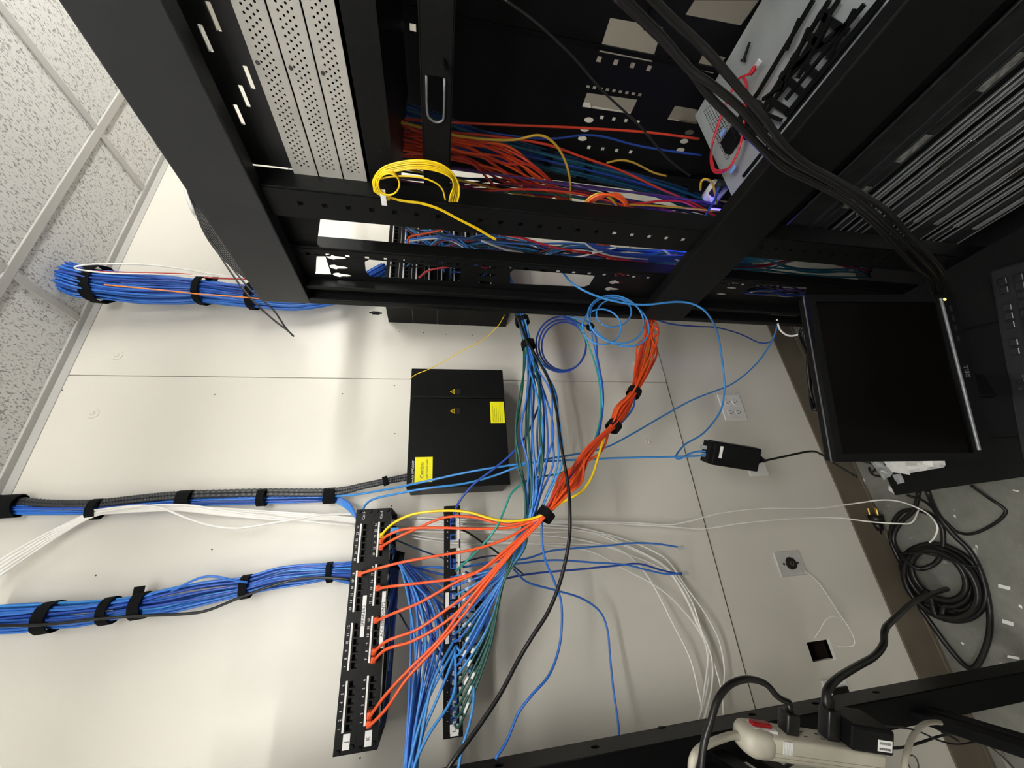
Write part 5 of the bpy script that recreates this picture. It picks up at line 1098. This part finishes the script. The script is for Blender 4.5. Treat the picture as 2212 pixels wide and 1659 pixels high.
# ---------------------------------------------------------------- cabling inside the cabinet
rnd = random.Random(3)
def jit(pl, s, X, dx=.02): return [P(u + rnd.uniform(-s, s), v + rnd.uniform(-s, s), X=X + rnd.uniform(-dx, dx)) for u, v in pl]
for k in range(15):
    a = k / 14
    pl = [(812, 236 + 95 * a), (870, 262 + 75 * a), (930, 278 + 62 * a), (1010, 300 + 55 * a - 10 * math.sin(k)), (1090, 315 + 85 * a + 16 * math.sin(k * 1.9)), (1155, 355 + 70 * a + 14 * math.sin(k * 2.7)), (1210, 410 + 30 * a), (1245 + 8 * math.sin(k), 462), (1275, 500), (1300, 530)]
    cable('orange red patch cable sweeping down inside the open cabinet', 'rorange' if k % 3 else 'orange', jit(pl, 5, .93), .0031, group='orange red cables inside the cabinet', name='patch_cable')
SING = [
 ('long red orange cable stretched across the cabinet to the grey server', 'rorange', .0031, 1.0, [(815, 240), (870, 256), (970, 264), (1100, 270), (1250, 276), (1400, 286), (1510, 300)]),
 ('ochre cable dipping from the top of the orange sweep to the cabinet rail', 'dyellow', .003, .9, [(815, 262), (880, 268), (960, 288), (1040, 300), (1110, 302), (1160, 292), (1190, 303), (1215, 335), (1230, 380), (1233, 430), (1232, 460)]),
 ('short ochre cable arching beside the blue strand', 'dyellow', .003, 1.05, [(1310, 352), (1340, 346), (1370, 352), (1410, 372), (1440, 380)]),
 ('red orange cable slanting to the blue status light', 'rorange', .0031, .95, [(960, 285), (1080, 296), (1180, 312), (1260, 340), (1340, 368), (1420, 405), (1500, 440), (1545, 465)]),
 ('dark blue cable above the orange sweep', 'dblue', .003, 1.1, [(830, 220), (930, 250), (1050, 285), (1180, 300), (1280, 292), (1380, 315), (1460, 328), (1515, 335)]),
 ('crimson cable bowing upward left of the status light', 'red', .003, .9, [(1320, 445), (1380, 440), (1430, 434), (1475, 436), (1510, 452), (1560, 470)]),
 ('blue cable curling beside the grey server corner', 'dblue', .003, .82, [(1512, 485), (1530, 455), (1545, 430), (1552, 405)]),
 ('yellow cable curling beside the white ring of the grey server', 'dyellow', .003, .84, [(1513, 410), (1515, 392), (1525, 387), (1538, 395), (1545, 420), (1548, 440)]),
]
for lab, m, r, X, pl in SING: cable(lab, m, xs_(pl, X), r, name='patch_cable')
for k in range(22):
    a = k / 21
    pl = [(805, 188 + 60 * a), (860, 215 + 60 * a), (930, 240 + 60 * a), (1040, 285 + 55 * a), (1160, 320 + 45 * a), (1270, 350 + 36 * a), (1380, 378 + 34 * a), (1470, 405 + 38 * a), (1570, 440 + 40 * a)]
    cable('dark teal blue cable in the long run inside the cabinet', ['navy', 'teal', 'teal', 'dblue'][k % 4], jit(pl, 3, 1.08 + .04 * math.sin(k), .01), .0031, group='dark teal run inside the cabinet')
for u, v, lab in [(1180, 338, 'leftmost'), (1262, 365, 'middle'), (1477, 422, 'rightmost')]:
    strap('black strap on the dark teal run inside the cabinet, ' + lab, u, v, 1.08, .036, (60, 16), .022, axis='X')
for k in range(34):
    a = rnd.random(); b = rnd.random()
    pl = [(810, 330 + 110 * a), (900, 350 + 100 * a), (1010, 365 + 90 * (a * .6 + b * .4)), (1130, 385 + 80 * b), (1260, 400 + 80 * b), (1400, 420 + 75 * (a * .5 + b * .5)), (1560, 445 + 70 * a)]
    mm = ['purple', 'maroon', 'blackc', 'purple', 'navy', 'green', 'maroon', 'whitec' if k < 10 else 'blackc', 'rorange', 'dyellow' if k < 12 else 'purple'][k % 10]
    nm = {'purple': 'purple', 'maroon': 'maroon', 'blackc': 'black', 'navy': 'navy', 'green': 'green', 'whitec': 'white', 'rorange': 'orange red', 'dyellow': 'ochre'}[mm]
    cable(nm + ' cable in the mixed run just above the cabinet rail', mm, jit(pl, 4, .86 + .22 * rnd.random(), .01), .0028, group=nm + ' cables above the cabinet rail', name='patch_cable')
# between the mounting rail and the perforated panel
for k in range(40):
    a = rnd.random(); b = rnd.random()
    st = [(880, 492), (878, 520), (905, 505), (900, 550), (930, 560), (940, 490), (880, 575), (960, 590)][k % 8]
    pl = [st, (950 + 20 * b, 500 + 70 * a), (1040, 505 + 60 * b), (1130, 512 + 62 * b), (1240, 520 + 60 * a), (1360, 530 + 50 * (a + b) / 2), (1480, 540 + 44 * a), (1620, 560 + 40 * b)]
    mm = ['lblue', 'blue', 'lblue', 'navy', 'maroon', 'blue', 'blackc', 'whitec' if k < 20 else 'purple', 'teal', 'dyellow' if k < 10 else 'dblue'][k % 10]
    nm = {'lblue': 'light blue', 'blue': 'blue', 'navy': 'navy', 'maroon': 'maroon', 'blackc': 'black', 'whitec': 'white', 'purple': 'purple', 'teal': 'teal', 'dyellow': 'ochre', 'dblue': 'dark blue'}[mm]
    cable(nm + ' cable in the tangle between cabinet rail and perforated panel', mm, [P(u + rnd.uniform(-4, 4), v + rnd.uniform(-4, 4), X=.95 - .12 * min(1, i / 3) + .04 * a) for i, (u, v) in enumerate(pl)], .0027, group=nm + ' cables in the tangle behind the rail', name='patch_cable')
for lab, m, pl in [
 ('white cable bowing low in the tangle behind the perforated panel', 'whitec', [(1040, 520), (1110, 545), (1180, 555), (1240, 556), (1290, 545), (1330, 535)]),
 ('white cable dropping steeply left of the middle beam', 'whitec', [(1255, 515), (1272, 532), (1300, 547), (1340, 555), (1400, 560)]),
 ('another white cable dropping beside the middle beam', 'whitec', [(1420, 528), (1440, 545), (1460, 560), (1480, 570)]),
 ('crimson cable slanting under the cabinet rail', 'red', [(1075, 505), (1130, 515), (1200, 535), (1280, 548), (1350, 562), (1400, 568)]),
 ('crimson patch cable curving into the wall rack panels', 'red', [(905, 600), (925, 585), (960, 578), (1000, 575), (1060, 580)]),
 ('coral patch cable curving into the wall rack panels', 'orange', [(881, 525), (885, 512), (910, 506), (940, 500), (960, 494)]),
]: cable(lab, m, xs_(pl, .80), .0028, name='patch_cable')
for k in range(6):
    cable('royal blue cable sagging in the bunch left of the middle beam', 'dblue', [P(u, v + 2.2 * k, X=.79 + .004 * k) for u, v in [(1268, 512), (1290, 530), (1330, 545), (1390, 552), (1450, 553), (1500, 552)]], .0027, group='royal blue sagging bunch')
for k in range(20):
    a = rnd.random(); b = rnd.random()
    pl = [(1570, 560 + 20 * a), (1640, 548 + 40 * a), (1720, 555 + 42 * b), (1800, 560 + 40 * b), (1880, 570 + 30 * a)]
    if k % 2: pl = [(1590, 628 + 8 * a), (1650, 612 + 26 * b), (1700, 618 + 24 * a), (1760, 622 + 22 * b)]
    mm = ['teal', 'purple', 'teal', 'dblue', 'maroon', 'blackc'][k % 6]
    nm = {'teal': 'teal', 'purple': 'purple', 'dblue': 'dark blue', 'maroon': 'maroon', 'blackc': 'black'}[mm]
    cable(nm + ' cable low in the cabinet, right of the middle beam', mm, jit(pl, 3, .80, .02), .0028, group=nm + ' cables low in the cabinet')
# patch cables on the wall rack panels behind
for k in range(16):
    u0 = [880, 892, 905, 918, 932, 946, 960, 975][k % 8]; v0 = 500 + 13 * (k % 8) + (10 if k > 7 else 0)
    s = P(u0, v0, Y=RY - .01)
    cable('light blue patch cable plugged into the wall rack behind the cabinet', 'lblue' if k % 3 else 'dblue', [s, s + V((0, -.03, .0)), P(u0 + 25, v0 - 12, Y=.98), P(u0 + 70, v0 - 6, Y=.95), P(1040 + 6 * (k % 4), 545 + 4 * (k % 5), Y=.93), P(1095, 585, Y=.92), P(1118, 660, Y=.92)], .0028, group='patch cables on the wall rack', name='patch_cable')
# black cables over the top of the cabinet
for k in range(7):
    cable('black cable draped between the cabinet top corner and the wall', 'blackc', [P(u + k * 2.5, v - k * 2, Y=Y) for u, v, Y in [(405, 410, .95), (420, 450, .98), (440, 500, 1.0), (470, 545, 1.02), (505, 580, 1.03), (545, 612, 1.03), (585, 640, 1.03)]], .0026, group='black cables draped at the cabinet top')
cable('black cable end hanging past the cabinet corner onto the wall, longer', 'blackc', [(455, 520, 1.0), (500, 590, 1.0), (545, 648, 1.0), (590, 690, 1.02), (620, 713, 1.03), (635, 727, 1.04)], .0027)
cable('black cable end hanging past the cabinet corner onto the wall, shorter', 'blackc', [(490, 565, 1.01), (540, 625, 1.01), (575, 655, 1.02), (595, 675, 1.03), (615, 705, 1.04), (632, 725, 1.045)], .0025)
cable('thick white cable at the cabinet top corner', 'white', [(400, 405, .96), (407, 430, .97), (415, 452, .98), (425, 468, 1.0), (440, 485, 1.0)], .006)
